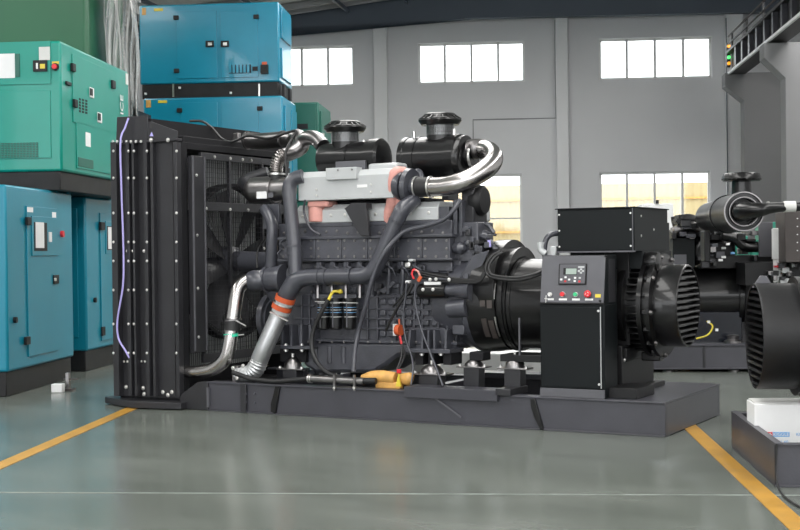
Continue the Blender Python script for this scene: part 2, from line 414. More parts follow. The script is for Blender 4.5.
tl = thing('signal_light', W(ub + .06, 31.55, zr0 + .2), 'small green and orange signal light at far end of the crane runway', 'signal light')
MB().wbox(ub + .02, ub + .1, 31.5, 31.6, zr0 + .2, zr0 + .75).build('housing', 'base_black', tl)
emat('signal_green', (.1, 1., .2), 1.1); emat('signal_amber', (1., .4, .03), .8)
for zz, mm in ((.68, 'signal_amber'), (.54, 'signal_green'), (.42, 'signal_green'), (.28, 'signal_amber')):
    MB().cyl(W(ub + .06, 31.5, zr0 + zz), W(ub + .06, 31.46, zr0 + zz), .04, seg=10).build('lamp', mm, tl)

# ================================================================== CANOPIED SETS (left)
def hinge(b, u, d, z, side):
    if side == 'front': b.wbox(u - .03, u + .03, d - .035, d, z - .05, z + .05)
    else: b.wbox(u, u + .035, d - .03, d + .03, z - .05, z + .05)
def canopy(name, label, cat, u0, u1, d0, d1, z0, z1, m, base_h, group=None, bm='base_black', fork=True):
    t = thing(name, W((u0 + u1) / 2, (d0 + d1) / 2, z0), label, cat, group)
    MB().wbox(u0, u1, d0, d1, z0 + base_h, z1).build('housing', m, t, bevel=.025)
    MB().wbox(u0 + .03, u1 - .03, d0 + .02, d1 - .02, z0, z0 + base_h).build('base_frame', bm, t, bevel=.01)
    return t
# A: front left, tall blue
uA1, zA = BP(5.5, 181.5, 12.4)
zA = 2.045
uA1 = BP(7, 280, 12.4)[0]; dA0 = 12.4
dA1 = BU(73, 270, uA1)[0]
uA0 = uA1 - 3.2
tA = canopy('generator_canopy', 'tall blue canopied generator at far left, front one of the two on the floor', 'generator', uA0, uA1, dA0, dA1, 0, zA, 'blue_case', .24, 'blue canopied generators on the floor')
def side_panel(t, u, pts, m, name, th=.012, bev=.004):   # rectangle on the face u given photo corners (left,top,right,bottom)
    a, _ = BU(pts[0], (pts[1] + pts[3]) / 2, u); c, _ = BU(pts[2], (pts[1] + pts[3]) / 2, u)
    zt = BU(pts[0], pts[1], u)[1]; zb = BU(pts[0], pts[3], u)[1]
    return MB().wbox(u, u + th, a, c, zb, zt).build(name, m, t, bevel=bev)
dr = side_panel(tA, uA1, (26.5, 206, 57, 357), 'blue_case', 'door', .014)
side_panel(tA, uA1 + .013, (31, 216, 57, 256), 'blue_case', 'control_window', .012)
side_panel(tA, uA1 + .024, (34, 222, 47, 251), 'base_black', 'display', .004)
side_panel(tA, uA1 + .028, (35.5, 222, 44, 248), 'white', 'data_sheet', .003)
side_panel(tA, uA1 + .014, (27, 207, 33, 212), 'white', 'sticker', .002)
side_panel(tA, uA1 + .014, (52, 212, 56, 223), 'white', 'sticker', .002)
side_panel(tA, uA1 + .024, (48.5, 232, 51, 242), 'white', 'handle', .012)
for (px, py) in ((27, 221), (26, 341)): side_panel(tA, uA1 + .01, (px - 2, py - 4, px + 2, py + 4), 'base_black', 'hinge', .03)
side_panel(tA, uA1 + .01, (52.5, 275, 57.5, 284), 'base_black', 'door_lock', .02)
side_panel(tA, uA1 + .028, (54, 278, 56, 281), 'bolt_steel', 'key_hole', .01)
d_, z_ = BU(61, 234, uA1); MB().cyl(W(uA1, d_, z_), W(uA1 + .03, d_, z_), .035).build('stop_button', 'red', tA)
d_, z_ = BU(14, 320, uA1); MB().cyl(W(uA1, d_, z_), W(uA1 + .03, d_, z_), .03).build('drain_plug', 'base_black', tA)
# front face door
MB().wbox(uA1 - 1.35, uA1 - .12, dA0 - .014, dA0, .4, 1.9).build('door', 'blue_case', tA, bevel=.004)
MB().wbox(uA1 - 2.9, uA1 - 1.5, dA0 - .014, dA0, .4, 1.9).build('door', 'blue_case', tA, bevel=.004)
# B: second behind
dB0 = 15.1
uB1 = BP(86.5, 280, dB0)[0]; uB0 = uB1 - 3.0
dB1 = dB0 + 2.0
tB = canopy('generator_canopy', 'tall blue canopied generator standing between the front blue one and the radiator', 'generator', uB0, uB1, dB0, dB1, 0, zA, 'blue_case', .24, 'blue canopied generators on the floor')
side_panel(tB, uB1, (100, 213, 128, 341), 'blue_case', 'door', .014)
side_panel(tB, uB1 + .012, (105, 221, 128, 254), 'blue_case', 'control_window', .012)
side_panel(tB, uB1 + .024, (107, 226, 118, 250), 'base_black', 'display', .004)
side_panel(tB, uB1 + .028, (108, 227, 116, 249), 'white', 'data_sheet', .003)
side_panel(tB, uB1 + .01, (99, 222, 103, 230), 'base_black', 'hinge', .03)
side_panel(tB, uB1 + .01, (101, 327, 104, 336), 'base_black', 'door_lock', .02)
d_, z_ = BU(94, 300, uB1); MB().cyl(W(uB1, d_, z_), W(uB1 + .03, d_, z_), .03).build('drain_plug', 'base_black', tB)
MB().wbox(uB1 - 1.25, uB1 - .1, dB0 - .014, dB0, .4, 1.9).build('door', 'blue_case', tB, bevel=.004)
# C: green on top
dC0 = 13.65
uC1, zC1 = BP(60.5, 40.5, dC0); dC1 = BU(129, 120, uC1)[0]; dC1 = max(dC1, 15.6); uC0 = uC1 - 3.4
zCb = zA
base = .2
tC = canopy('generator_canopy', 'green canopied generator stacked on top of the blue ones at left', 'generator', uC0, uC1, dC0, dC1, zCb, zC1, 'green_case', base)
def front_panel(t, d, pts, m, name, th=.012, bev=.003):
    a, zt = BP(pts[0], pts[1], d); c, zb = BP(pts[2], pts[3], d)
    a = BP(pts[0], (pts[1] + pts[3]) / 2, d)[0]; c = BP(pts[2], (pts[1] + pts[3]) / 2, d)[0]
    return MB().wbox(a, c, d - th, d, zb, zt).build(name, m, t, bevel=bev)
front_panel(tC, dC0, (-60, 44, 51, 84), 'green_case', 'door')
front_panel(tC, dC0, (-60, 93, 51, 158), 'green_case', 'lower_panel')
front_panel(tC, dC0 - .012, (-6, 54, 15, 78), 'white', 'notice_sheet', .004)
front_panel(tC, dC0 - .012, (15.5, 54, 20, 77), 'green_case_far', 'frame_strip', .012)
front_panel(tC, dC0 - .012, (39, 47, 50, 60), 'offwhite', 'notice_sheet', .004)
x = front_panel(tC, dC0 - .012, (33.5, 60.5, 47.5, 71.5), 'base_black', 'control_display', .02)
front_panel(tC, dC0 - .032, (36, 63, 38, 69), 'white', 'gauge', .003); front_panel(tC, dC0 - .032, (40, 64, 45, 68.5), 'yellow', 'gauge', .003)
front_panel(tC, dC0, (52, 61.5, 59, 64), 'yellow', 'stop_label', .004)
u, z = BP(55.6, 67, dC0); e_ = MB().cyl(W(u, dC0, z), W(u, dC0 - .02, z), .04).build('stop_button', 'base_black', tC); MB().cyl(W(u, dC0 - .02, z), W(u, dC0 - .05, z), .026).build('knob', 'red', e_)
b = MB(); a, z = BP(-5, 143, dC0); c, _ = BP(39, 143, dC0); _, zb = BP(10, 158, dC0)
nl = 9
for k in range(nl):
    for q in range(14): 
        uu = a + (c - a) * (q + .15) / 14; b.wbox(uu, uu + (c - a) / 14 * .7, dC0 - .022, dC0 - .01, zb + (z - zb) * (k + .2) / nl, zb + (z - zb) * (k + .75) / nl)
b.build('louvre', 'green_case_far', tC, smooth=False)
side_panel(tC, uC1, (72, 54, 113, 122), 'green_case', 'door', .01)
side_panel(tC, uC1, (76, 121, 113, 168), 'green_case', 'lower_door', .01)
for (px, py) in ((72, 67), (74, 103), (112, 84)): side_panel(tC, uC1 + .006, (px - 1.5, py - 4, px + 1.5, py + 4), 'base_black', 'hinge', .03)
side_panel(tC, uC1, (65, 81, 69.5, 84.5), 'base_black', 'hinge', .025)
for (px, py) in ((91, 92), (99, 117)): side_panel(tC, uC1 + .008, (px - 2, py - 5, px + 2, py + 5), 'white', 'door_latch', .014); side_panel(tC, uC1 + .02, (px - 1.2, py - 4, px + 1.2, py + 3), 'base_black', 'latch_grip', .01)
b = MB()
for r_ in range(5):
    for q in range(3):
        d0_, z0_ = BU(79 + q * 3.2, 98 + r_ * 3.0 + q * .8, uC1 + .01); b.wbox(uC1 + .008, uC1 + .014, d0_, d0_ + .06, z0_ - .022, z0_)
b.build('data_plate', 'base_black', tC, smooth=False)
side_panel(tC, uC1 + .009, (85.5, 132, 90.5, 146), 'white', 'warning_label', .003)
side_panel(tC, uC1 + .009, (78, 157, 93, 166), 'green_case_far', 'vent_opening', .006)
d_, z_ = BU(121, 105, uC1); text('ICE', W(uC1 + .012, d_, z_), Zv, -BY, .17, 'white', tC)
side_panel(tC, uC1, (125.5, 73, 128, 84), 'offwhite', 'sticker', .003)
# D: tall tarpaulin stack with film
dD0 = 17.6
uD1 = BP(88, 60, dD0)[0]
tD = thing('covered_load', W(uD1 - 2.5, dD0 + 1, 0), 'tall dark green covered load behind the stacked green generator', 'covered load')
MB().wbox(uD1 - 5, uD1, dD0, dD0 + 1.7, .15, 5.6).build('cover', 'tarp_green', tD, bevel=.06)
MB().wbox(uD1 - 4.9, uD1 - .1, dD0 + .05, dD0 + 1.6, 0, .15).build('pallet', 'base_black', tD)
# plastic film hanging beside it
b = MB(); pts = []
ud0 = BP(98, 60, dD0 + .2)[0] + .08; ud1 = BP(137.5, 60, dD0 + 1.1)[0]; nn = 60
for i in range(nn + 1):
    t_ = i / nn; uu = ud0 + (ud1 - ud0) * t_; dd = dD0 + .3 + t_ * .9 + .09 * math.sin(t_ * 38) + .05 * math.sin(t_ * 91 + 1)
    pts.append((uu, dd))
V = []
zt0 = 5.3; zb0 = BP(110, 108, dD0 + .5)[1]
for j in range(9):
    z = zb0 + (zt0 - zb0) * j / 8; V.append([b.b.verts.new(W(u + .05 * math.sin(j * .9 + i * .2) * (j / 8), d, z - (.5 * i / nn if j == 8 else 0) - (.12 * math.sin(i * .5) if j == 0 else 0))) for i, (u, d) in enumerate(pts)])
for j in range(8):
    for i in range(nn): b.b.faces.new((V[j][i], V[j][i + 1], V[j + 1][i + 1], V[j + 1][i]))
o = b.build('plastic_sheet', 'plastic_film')
o.modifiers.new('thickness', 'SOLIDIFY').thickness = .004
tag(o, 'translucent wrinkled plastic sheet hanging beside the dark green covered load', 'plastic sheet')
fr = thing('rack', W((ud0 + ud1) / 2, dD0 + 1.2, 0), 'dark machine rack under the hanging plastic sheet', 'rack')
MB().wbox(ud0 + .0, ud1 - .2, dD0 + 1.75, dD0 + 2.5, .2, zb0 + .1).build('housing', 'base_black', fr)
MB().wbox(ud0 - .1, ud0 + .0, dD0 + 1.75, dD0 + 1.85, .2, 5.2).build('post', 'base_black', fr)
MB().wbox(ud0 - .1, ud1 - .15, dD0 + 1.75, dD0 + 1.85, 5.1, 5.25).build('crossbar', 'purlin', fr)
MB().wbox(ud0 - .15, ud1 - .2, dD0 + 1.75, dD0 + 2.5, 0, .2).build('base_frame', 'base_black', fr)
# E: blue stack in the middle distance (three tiers)
dE = 22.0
uE0, zE1 = BP(139.5, 5.5, dE); uE1, _ = BP(279, 45, dE); uE0 = BP(139.5, 45, dE)[0]
_, zEb = BP(210, 83, dE); _, zE2 = BP(215, 97.5, dE)
tE = canopy('generator_canopy', 'blue canopied generator on top of the tall stack, under the roof', 'generator', uE0, uE1, dE, dE + 1.25, zE2, zE1, 'blue_case_far', zEb - zE2, 'stacked blue canopied generators')
for pts in ((177, 12, 217, 78), (221, 12, 258, 77)): front_panel(tE, dE, pts, 'blue_case_far', 'door', .02)
for (px, py) in ((177, 18), (177.5, 71), (257, 17), (256, 69)): front_panel(tE, dE, (px - 3, py - 2, px + 2, py + 2), 'base_black', 'hinge', .05)
for (px, py) in ((210, 44), (225, 44)): front_panel(tE, dE - .02, (px - 4, py - 3, px + 4, py + 3), 'base_black', 'door_latch', .03); front_panel(tE, dE - .05, (px - 2, py - 1.5, px + 2, py + 1.5), 'bolt_steel', 'latch_grip', .01)
l_ = front_panel(tE, dE - .02, (229, 65, 251, 73), 'base_black', 'louvre', .01)
b = MB()
for q in range(6):
    a, z = BP(229.3 + q * 3.6, 65, dE); c, zb = BP(232 + q * 3.6, 73, dE); b.wbox(a, c, dE - .045, dE - .03, zb, z)
b.build('louvre_slats', 'blue_case_far', tE, smooth=False)
front_panel(tE, dE, (261, 65, 268.5, 74), 'base_black', 'fuel_port', .05); front_panel(tE, dE, (262, 62, 267, 65), 'orange', 'port_label', .02)
front_panel(tE, dE, (142, 8, 146, 15), 'tool_orange', 'warning_label', .006); front_panel(tE, dE, (154, 8.5, 163, 11), 'yellow', 'warning_label', .006)
for px in (173.5, 259.5): front_panel(tE, dE + .02, (px - .7, 84, px + .7, 97), 'bolt_steel', 'base_rib', .03, 0)
for (px, py) in ((146, 94), (180, 88), (231, 93)): front_panel(tE, dE + .02, (px - 1, py - 1, px + 1, py + 1), 'white', 'fixing', .04)
b = MB()
for z in (.25, .75): 
    z_ = zEb + (zE1 - zEb) * z; b.wbox(uE1, uE1 + .03, dE + .15, dE + 1.1, z_ - .25, z_ + .25)
b.build('side_door', 'blue_case_far', tE, bevel=.008)
b = MB(); b.wbox(uE1, uE1 + .05, dE + .2, dE + .35, zE2 + .02, zEb - .02).wbox(uE1, uE1 + .05, dE + .8, dE + .95, zE2 + .02, zEb - .02); b.build('lifting_eye', 'base_black', tE)
uG0 = BP(143.5, 115, dE - .1)[0]; uG1 = BP(282.5, 115, dE - .1)[0]; zmid = 2.07
tG = canopy('generator_canopy', 'blue canopied generator in the middle of the stack, partly behind the radiator', 'generator', uG0, uG1, dE - .1, dE + 1.3, zmid, zE2 - .004, 'blue_case_far', .22, 'stacked blue canopied generators')
for pts in ((181, 103, 218, 190), (222, 103, 259, 190)): front_panel(tG, dE - .1, pts, 'blue_case_far', 'door', .02)
for (px, py) in ((180, 110.5), (260, 108.5)): front_panel(tG, dE - .1, (px - 2.5, py - 2, px + 2.5, py + 2), 'base_black', 'hinge', .05)
front_panel(tG, dE - .1, (146, 100, 151, 107.5), 'tool_orange', 'warning_label', .006); front_panel(tG, dE - .1, (158, 100.5, 167, 103), 'yellow', 'warning_label', .006)
b = MB()
b.wbox(uG1, uG1 + .03, dE + .05, dE + .6, 2.5, zE2 - .15).wbox(uG1, uG1 + .03, dE + .7, dE + 1.2, 2.5, zE2 - .15); b.build('side_door', 'blue_case_far', tG, bevel=.008)
for zz in (.2, .5, .8): MB().wbox(uG1 + .02, uG1 + .07, dE + .1, dE + .16, 2.5 + zz, 2.58 + zz).build('hinge', 'base_black', tG)
tH = canopy('generator_canopy', 'blue canopied generator at the bottom of the tall stack behind the radiator', 'generator', uG0, uG1, dE - .1, dE + 1.3, 0, zmid, 'blue_case_far', .24, 'stacked blue canopied generators')
# I: small green stack beside it
dI = 24.0
uI0 = BP(286, 110, dI)[0]; uI1, zI = BP(318.5, 102, dI)
tI = canopy('generator_canopy', 'dark green canopied generator beside the blue stack, top of a pair', 'generator', uI0, uI1, dI, dI + 1.6, 2.3, zI, 'green_case_far', .2, 'dark green canopied generators beside the blue stack')
front_panel(tI, dI, (291, 104, 316, 200), 'green_case_far', 'door', .02); front_panel(tI, dI - .02, (292, 124, 308, 129), 'base_black', 'louvre', .01)
b = MB(); b.wbox(uI1, uI1 + .03, dI + .15, dI + 1.4, 2.7, zI - .15); x = b.build('side_door', 'green_case_far', tI, bevel=.008)
for zz in (2.9, 3.4): MB().wbox(uI1 + .02, uI1 + .06, dI + .2, dI + .3, zz, zz + .15).build('hinge', 'offwhite', tI)
tI2 = canopy('generator_canopy', 'dark green canopied generator beside the blue stack, bottom of a pair', 'generator', uI0, uI1, dI, dI + 1.6, 0, 2.296, 'green_case_far', .2, 'dark green canopied generators beside the blue stack')

# little white block and rusty bracket on the floor at the left
q = PF(58, 392.5); qq = q - BO; u, d = qq.dot(BX), qq.dot(BY)
tag(MB().wbox(u - .06, u + .05, d - .03, d + .06, 0.001, .085).build('white_block', 'white', bevel=.006), 'small white block lying on the floor beside the front blue generator', 'block')
t = thing('metal_bracket', W(u + .12, d + .2, 0), 'small rusty metal bracket on the floor behind the little white block', 'bracket')
MB().wbox(u + .0, u + .10, d + .12, d + .24, 0.001, .02).build('foot', 'brown_panel', t); MB().wbox(u + .03, u + .06, d + .14, d + .2, .02, .18).build('upright', 'dark_steel', t)
MB().wbox(u - .0, u + .15, d + .15, d + .19, .11, .125).build('crossbar', 'brown_panel', t)

# ================================================================== MAIN GENERATOR SET
GS = thing('generator_set', (-2.5, .72, 0), 'large open diesel generator set on a long dark skid in the middle of the hall', 'generator set')
YC, ZC = .72, .93                                     # shaft line
# ---- skid
RW0 = 1.7
b = MB()
sx = P(207, 400, 0).x
b.box((sx, .015, .012), (0, .045, .238)).box((sx, 0, .238), (0, .12, .252)).box((sx, 0, 0), (0, .12, .012))
b.box((-4.30, 1.40, .012), (0, 1.43, .238)).box((-4.36, 1.33, .238), (0, 1.45, .252)).box((-4.30, 1.33, 0), (0, 1.45, .012))
b.box((-.03, .045, .004), (0, 1.40, .238))
b.build('skid_rail', 'skid_paint', GS, bevel=.003)
MB().box((-.78, .12, .24), (0, 1.33, .252)).build('deck_plate', 'skid_paint', GS, bevel=.002)
for x in (-1.05, -2.2, -3.5): MB().box((x, .12, .06), (x + .08, 1.33, .238)).build('cross_beam', 'skid_paint', GS, bevel=.002)
b = MB()                                              # raised shoe under the radiator
q_ = [PF(105, 404), PF(131, 409), PF(181, 410.5)]
b.prism([q_[0] + Zv * .01, q_[1] + Zv * .01, q_[2] + Zv * .01, Vector((q_[2].x, 1.6, .01)), Vector((q_[0].x, 1.6, .01))], (0, 0, .055))
b.prism([Vector((P(180, 400, 0).x, 0, .005)), Vector((P(208, 400, 0).x, 0, .005)), Vector((P(208, 400, 0).x, 0, .245)), Vector((P(198, 400, 0).x, 0, .245)), Vector((P(180, 400, 0).x, 0, .12))], (0, .1, 0))
b.build('radiator_base', 'radiator_paint', GS, bevel=.003)
MB().box((-5.08, .05, .065), (-4.36, RW0, .115)).build('radiator_base', 'radiator_dark', GS)
x0 = P(241, 400, 0).x; x1 = P(246.5, 400, 0).x
jp = MB().box((x0, -.012, .005), (x1, .02, .25)).build('joint_plate', 'radiator_paint', GS, bevel=.003)
for (px, py) in ((246, 394), (246, 402), (246, 411), (254, 394), (254, 403)): bolt(P(px, py, .0) + Vector((0, 0 if px < 250 else .01, 0)), (0, -1, 0), .008, GS, 'engine_paint')
b = MB(); b.prism([P(275, 386, -.006), P(279.5, 387, -.006), P(275, 414, -.006), P(270.5, 412, -.006), P(270.5, 404, -.006), P(273, 395, -.006)], (0, .03, 0)); b.build('gusset', 'gloss_black', GS, bevel=.003)
b = MB(); b.prism([P(530, 399, -.006), P(534.5, 398.5, -.006), P(543.5, 430, -.006), P(540, 430, -.006), P(534, 417, -.006), P(531, 408, -.006)], (0, .03, 0)); b.build('gusset', 'gloss_black', GS, bevel=.003)
b = MB(); b.beam(P(432, 396, -.01), P(461, 417, -.01), .008, .012); b.build('cable_tie', 'panel_grey', GS); 
b = MB(); b.box((P(207, 390, 0).x, -.008, .03), (P(209, 390, 0).x, .02, .2)); b.build('edge_strip', 'panel_grey', GS)
MB().pbox(404, 388.5, 497, 399.5, -.03, .2).build('cross_member', 'frame_grey', GS, bevel=.003)
MB().box((P(497, 390, 0).x, -.03, .25), (P(512, 390, 0).x, .3, .30)).build('cross_member', 'radiator_paint', GS, bevel=.003)
MB().box((-2.05, 1.18, .252), (-1.28, 1.38, .30)).build('cross_member', 'skid_paint', GS, bevel=.003)

# ---- radiator
RX0, RX1 = -5.10, -4.35
RW = 1.72
R_ = MB().box((RX0 + .03, .06, .11), (-4.66, RW, 2.36)).build('radiator', 'radiator_dark', GS, bevel=.01)
MB().box((-4.66, .06, .11), (RX1 - .01, .14, 2.34)).box((-4.66, RW - .08, .11), (RX1 - .01, RW, 2.34)).box((-4.66, .14, .11), (RX1 - .01, RW - .08, .16)).box((-4.66, .14, 2.28), (RX1 - .01, RW - .08, 2.34)).build('shroud', 'radiator_dark', R_, bevel=.003)
b = MB()
def vbar(px0, px1, y0, y1, Y, dy): b.pbox(px0, y0, px1, y1, Y, dy)
b = MB(); b.pbox(112.5, 141, 178, 397, .03, .03); b.build('side_plate', 'radiator_paint', R_, bevel=.003)
for (a, c, Y) in ((112, 117.5, -.03), (127, 130, -.035), (133, 135, -.035), (145, 148, -.045), (151.5, 154, -.03), (174.5, 178, -.02)):
    MB().pbox(a, 142, c, 396, Y, .065 if Y > -.04 else .08).build('flange', 'radiator_paint', R_, bevel=.002)
MB().pbox(154, 143, 174, 396, .018, .012).build('cover_plate', 'panel_grey' if 0 else 'radiator_paint', R_, bevel=.002)
b = MB(); b.prism([P(117, 117, .02), P(147.5, 115.5, .02), P(147.5, 140, .02), P(116, 141, .02)], (0, .012, 0)); b.build('header_plate', 'radiator_paint', R_, bevel=.002)
b = MB(); b.prism([P(147.8, 122, .0), P(151, 121.5, .0), P(177, 131, .0), P(177, 138.5, .0), P(147.8, 139.5, .0)], (0, .015, 0)); b.build('lifting_bracket', 'radiator_paint', R_, bevel=.002)
b = MB(); b.cyl(P(152, 126, -.004), P(152, 126, .0), .018); b.build('lifting_hole', 'rubber', R_)
b = MB(); b.prism([P(151.5, 132, -.003), P(153.3, 136.2, -.003), P(149.5, 136.2, -.003)], (0, .003, 0)); b.build('triangle_label', 'purple', R_, smooth=False)
b = MB(); b.box((RX0 + .04, .05, 2.36), (-4.68, RW, 2.56)); b.build('top_tank', 'radiator_dark', R_)
b = MB(); b.box((-4.68, .14, 2.33), (-4.40, RW, 2.40)); b.build('top_ledge', 'radiator_dark', R_, bevel=.006)
MB().box((RX0, -.02, 2.345), (RX1, .06, 2.365)).build('top_flange', 'radiator_paint', R_, bevel=.002)
rows = (151, 178, 213, 242, 261, 290, 324, 353)
for y in rows:
    for px, Y in ((113.5, -.03), (128.5, -.035), (134, -.035), (147, -.045), (176.5, -.02)): bolt(P(px, y, Y), (0, -1, 0), .0085, R_)
for px in (113, 117, 121.5, 126.5, 131, 136, 141): bolt(P(px, 141.5, -.022), (0, -1, 0), .009, R_)
for px in (151, 168): bolt(P(px, 140, -.022), (0, -1, 0), .013, R_)
for px in (116, 127.5, 132, 144): bolt(P(px, 251, -.0), (0, -1, 0), .010, R_)
for k in range(9): bolt(P(117 + k * 3.5, 361.5, .02), (0, -1, 0), .007, R_)
for (px, py) in ((121, 391), (126, 387), (134, 391), (143, 388), (144, 394), (163, 392), (168, 395), (172, 392)): bolt(P(px, py, .02), (0, -1, 0), .013, R_)
# inner upright and fan guard
ya, yb = .12, .31
def cage(name, y0, y1, z0, z1, t, m='radiator_paint'): return MB().box((RX1 - .02, y0, z0), (RX1 + t, y1, z1)).build(name, m, R_, bevel=.003)
zt = 2.22
MB().box((RX1, .13, .48), (RX1 + .05, .31, zt)).build('upright', 'radiator_paint', R_, bevel=.004)
MB().box((RX1 + .05, .295, .5), (RX1 + .06, .31, zt)).box((RX1 + .05, .13, .5), (RX1 + .06, .145, zt)).build('upright_edge', 'panel_grey', R_)
for z in (.62, 1.05, 1.52, 2.05): bolt((RX1 + .05, .19, z), (1, 0, 0), .010, R_)
cage('guard_rail', .31, RW, zt - .02, zt + .04, .015); cage('guard_rail', .31, RW, 1.74, 1.82, .02); cage('guard_rail', .31, RW, .38, .46, .015)
for y in (.33, .74, 1.26, RW - .03): cage('guard_stile', y - .014, y + .014, .42, zt, .018)
for y in (.5, .74, .93, 1.07): bolt((RX1 + .02, y, zt + .01), (1, 0, 0), .010, R_)
for y in (.36, .72, 1.0, 1.2): bolt((RX1 + .025, y, 1.76), (1, 0, 0), .010, R_)
for z in (.9, 1.4, 2.05): bolt((RX1 + .02, 1.26, z), (1, 0, 0), .010, R_)
b = MB()
for k in range(1, 32):
    y = .31 + k * (RW - .31) / 32; b.box((RX1, y - .0016, .44), (RX1 + .003, y + .0016, zt))
for k in range(1, 40):
    z = .44 + k * (zt - .44) / 40; b.box((RX1 + .003, .31, z - .0016), (RX1 + .006, RW, z + .0016))
b.build('mesh_guard', 'radiator_paint', R_, smooth=False)
b = MB()
for k in range(46):
    y = .18 + k * (RW - .3) / 46; b.box((-4.66, y, .3), (-4.652, y + .013, 2.24))
b.build('core_fins', 'aluminium', R_, smooth=False)
b = MB()
fc = Vector((-4.5, .95, 1.28))
for r_ in ((.72, .70),): b.lathe(fc - Vector((.06, 0, 0)), (1, 0, 0), [(0, .70), (.12, .70), (.12, .73), (0, .73), (0, .70)], 40, cap=False)
b.build('fan_ring', 'radiator_dark', R_)
for k in range(8):
    a = 2 * PI * k / 8 + .2; rd = Vector((0, math.cos(a), math.sin(a))); tg = Vector((0, -math.sin(a), math.cos(a)))
    b = MB(); pr = []
    for r_, w_, tw in ((.12, .07, .05), (.35, .11, .045), (.66, .14, .035)):
        pr.append([fc + rd * r_ + tg * w_ + Vector((tw, 0, 0)), fc + rd * r_ - tg * w_ + Vector((-tw, 0, 0)), fc + rd * r_ - tg * w_ + Vector((-tw + .008, 0, 0)), fc + rd * r_ + tg * w_ + Vector((tw + .008, 0, 0))])
    b.rings(pr); b.build('fan_blade', 'radiator_paint', R_)
MB().lathe(fc, (1, 0, 0), [(-.06, .14), (.05, .14), (.07, .10), (.9, .06)], 24).build('fan_hub', 'engine_paint', R_)
# purple cable down the radiator
b = MB(); b.tube([P(128.5, 118, -.01), P(125, 128, -.03), P(120.5, 142, -.06), P(121.5, 190, -.06), P(123.5, 250, -.06), P(123, 285, -.06), P(117.5, 320, -.055), P(118.5, 338, -.055), P(125, 350, -.05), P(129.5, 358, -.03)], .0085, 8, 8)
tag(b.build('cable', 'purple'), 'thin lilac cable hanging down the side of the black radiator', 'cable')

# ---- engine body
EX0, EX1 = -3.58, -1.84
EN = MB().box((EX0, .46, .62), (EX1, 1.0, 1.50)).build('engine_block', 'engine_paint', GS, bevel=.01)
def part(name, m, parent=EN, bevel=.004):
    mb = MB(); mb._fin = lambda: mb.build(name, m, parent, bevel=bevel); return mb
def pb(name, m, px0, py0, px1, py1, Y, dy, parent=EN, bevel=.005): return MB().pbox(px0, py0, px1, py1, Y, dy).build(name, m, parent, bevel=bevel)
# bolted side covers
cx = (279, 315.5, 341.5, 367.5, 395, 422, 450)
for i in range(6):
    c_ = pb('side_cover', 'engine_paint', cx[i] + .2, 238, cx[i + 1] - .2, 259, .37, .1)
    for fx in (.12, .5, .88):
        for py in (240.5, 256.5): bolt(P(ln(cx[i], cx[i + 1], fx), py, .37), (0, -1, 0), .008, c_, 'dark_steel')
    for fx in (.12, .88): bolt(P(ln(cx[i], cx[i + 1], fx), 248.5, .37), (0, -1, 0), .008, c_, 'dark_steel')
pb('cover_flange', 'pipe_paint', 277, 235.5, 452, 238.5, .35, .14)
pb('cover_flange', 'pipe_paint', 277, 258.7, 452, 261, .35, .14)
pb('upper_crankcase', 'engine_paint', 279, 222, 452, 236, .42, .55)
for k in range(16):
    px = 284 + k * 10.6; bolt(P(px, 233 - (k % 3), .42), (0, -1, 0), .009, EN, 'dark_steel')
# cylinder heads and valve covers
for i, (a, c) in enumerate(((289, 321), (321, 353), (366, 391), (391, 437))):
    pb('cylinder_head', 'engine_paint', a + 1, 216, c - 1, 223, .46, .4)
hb = [(287, 352, 208), (367, 437, 206.5)]
for (a, c, y) in ((296, 352.5, 209), (367, 438, 207)):
    v0, v1 = P(a, y, .42), P(c, y, .42); zb = P(a, y + 14.5, .42).z
    b = MB(); b.prism([(v0.x, .42, zb), (v0.x, .42, v0.z - .02), (v0.x, .47, v0.z + .03), (v0.x, .70, v0.z + .03), (v0.x, .70, zb)], (v1.x - v0.x, 0, 0))
    vc = b.build('valve_cover', 'aluminium', EN, bevel=.006)
    b = MB(); b.box((v0.x, .415, zb - .035), (v1.x, .7, zb)); b.build('cover_base', 'engine_paint', EN, bevel=.006)
    for q in range(4): bolt((ln(v0.x, v1.x, .12 + .25 * q), .42, (v0.z + zb) / 2), (0, -1, 0), .010, vc)
pb('valve_cover_end', 'engine_paint', 438, 206.5, 449, 222, .44, .3)
for (px, w_) in ((453, 4), (459, 3)): pb('front_rib', 'engine_paint', px, 200, px + w_, 236, .44, .2)
# far bank valve covers
MB().box((-3.5, 1.0, 1.6), (-1.95, 1.28, 1.78)).build('valve_cover', 'aluminium', EN, bevel=.02)
MB().box((-3.5, .7, 1.5), (-1.95, 1.2, 1.62)).build('intake_manifold', 'radiator_dark', EN, bevel=.02)
MB().box((-3.3, .55, 1.7), (-2.2, .9, 1.80)).build('intake_manifold', 'radiator_dark', EN, bevel=.02)

# ---- intercooler housing (pale grey)
v0 = P(298, 178, .36); v1 = P(393, 170, .36); zb = P(300, 201, .36).z; zt = v0.z; xl, xr = v0.x, v1.x
b = MB(); b.prism([(xl, .36, zb), (xl, .36, zt), (xl, .40, zt + .05), (xl, .86, zt + .05), (xl, .9, zt), (xl, .9, zb)], (xr - xl, 0, 0))
IC = b.build('intercooler', 'aluminium', GS, bevel=.006)
bx0, bx1 = P(330, 170, .4).x, P(360.5, 170, .4).x
MB().box((bx0, .33, zt - .03), (bx1, .43, zt + .07)).build('front_bracket', 'aluminium', IC, bevel=.004)
MB().box((bx0 + .03, .44, zt + .05), (bx1 + .02, .7, zt + .13)).build('saddle', 'panel_grey', IC, bevel=.004)
MB().box((bx1 + .04, .45, zt + .02), (xr - .01, .8, zt + .1)).build('top_cover', 'aluminium', IC, bevel=.02)
b = MB()
for (px, py) in ((316.5, 189.5), (316.5, 195.5), (371, 184.5), (371, 192)): bolt(P(px, py, .36), (0, -1, 0), .007, IC)
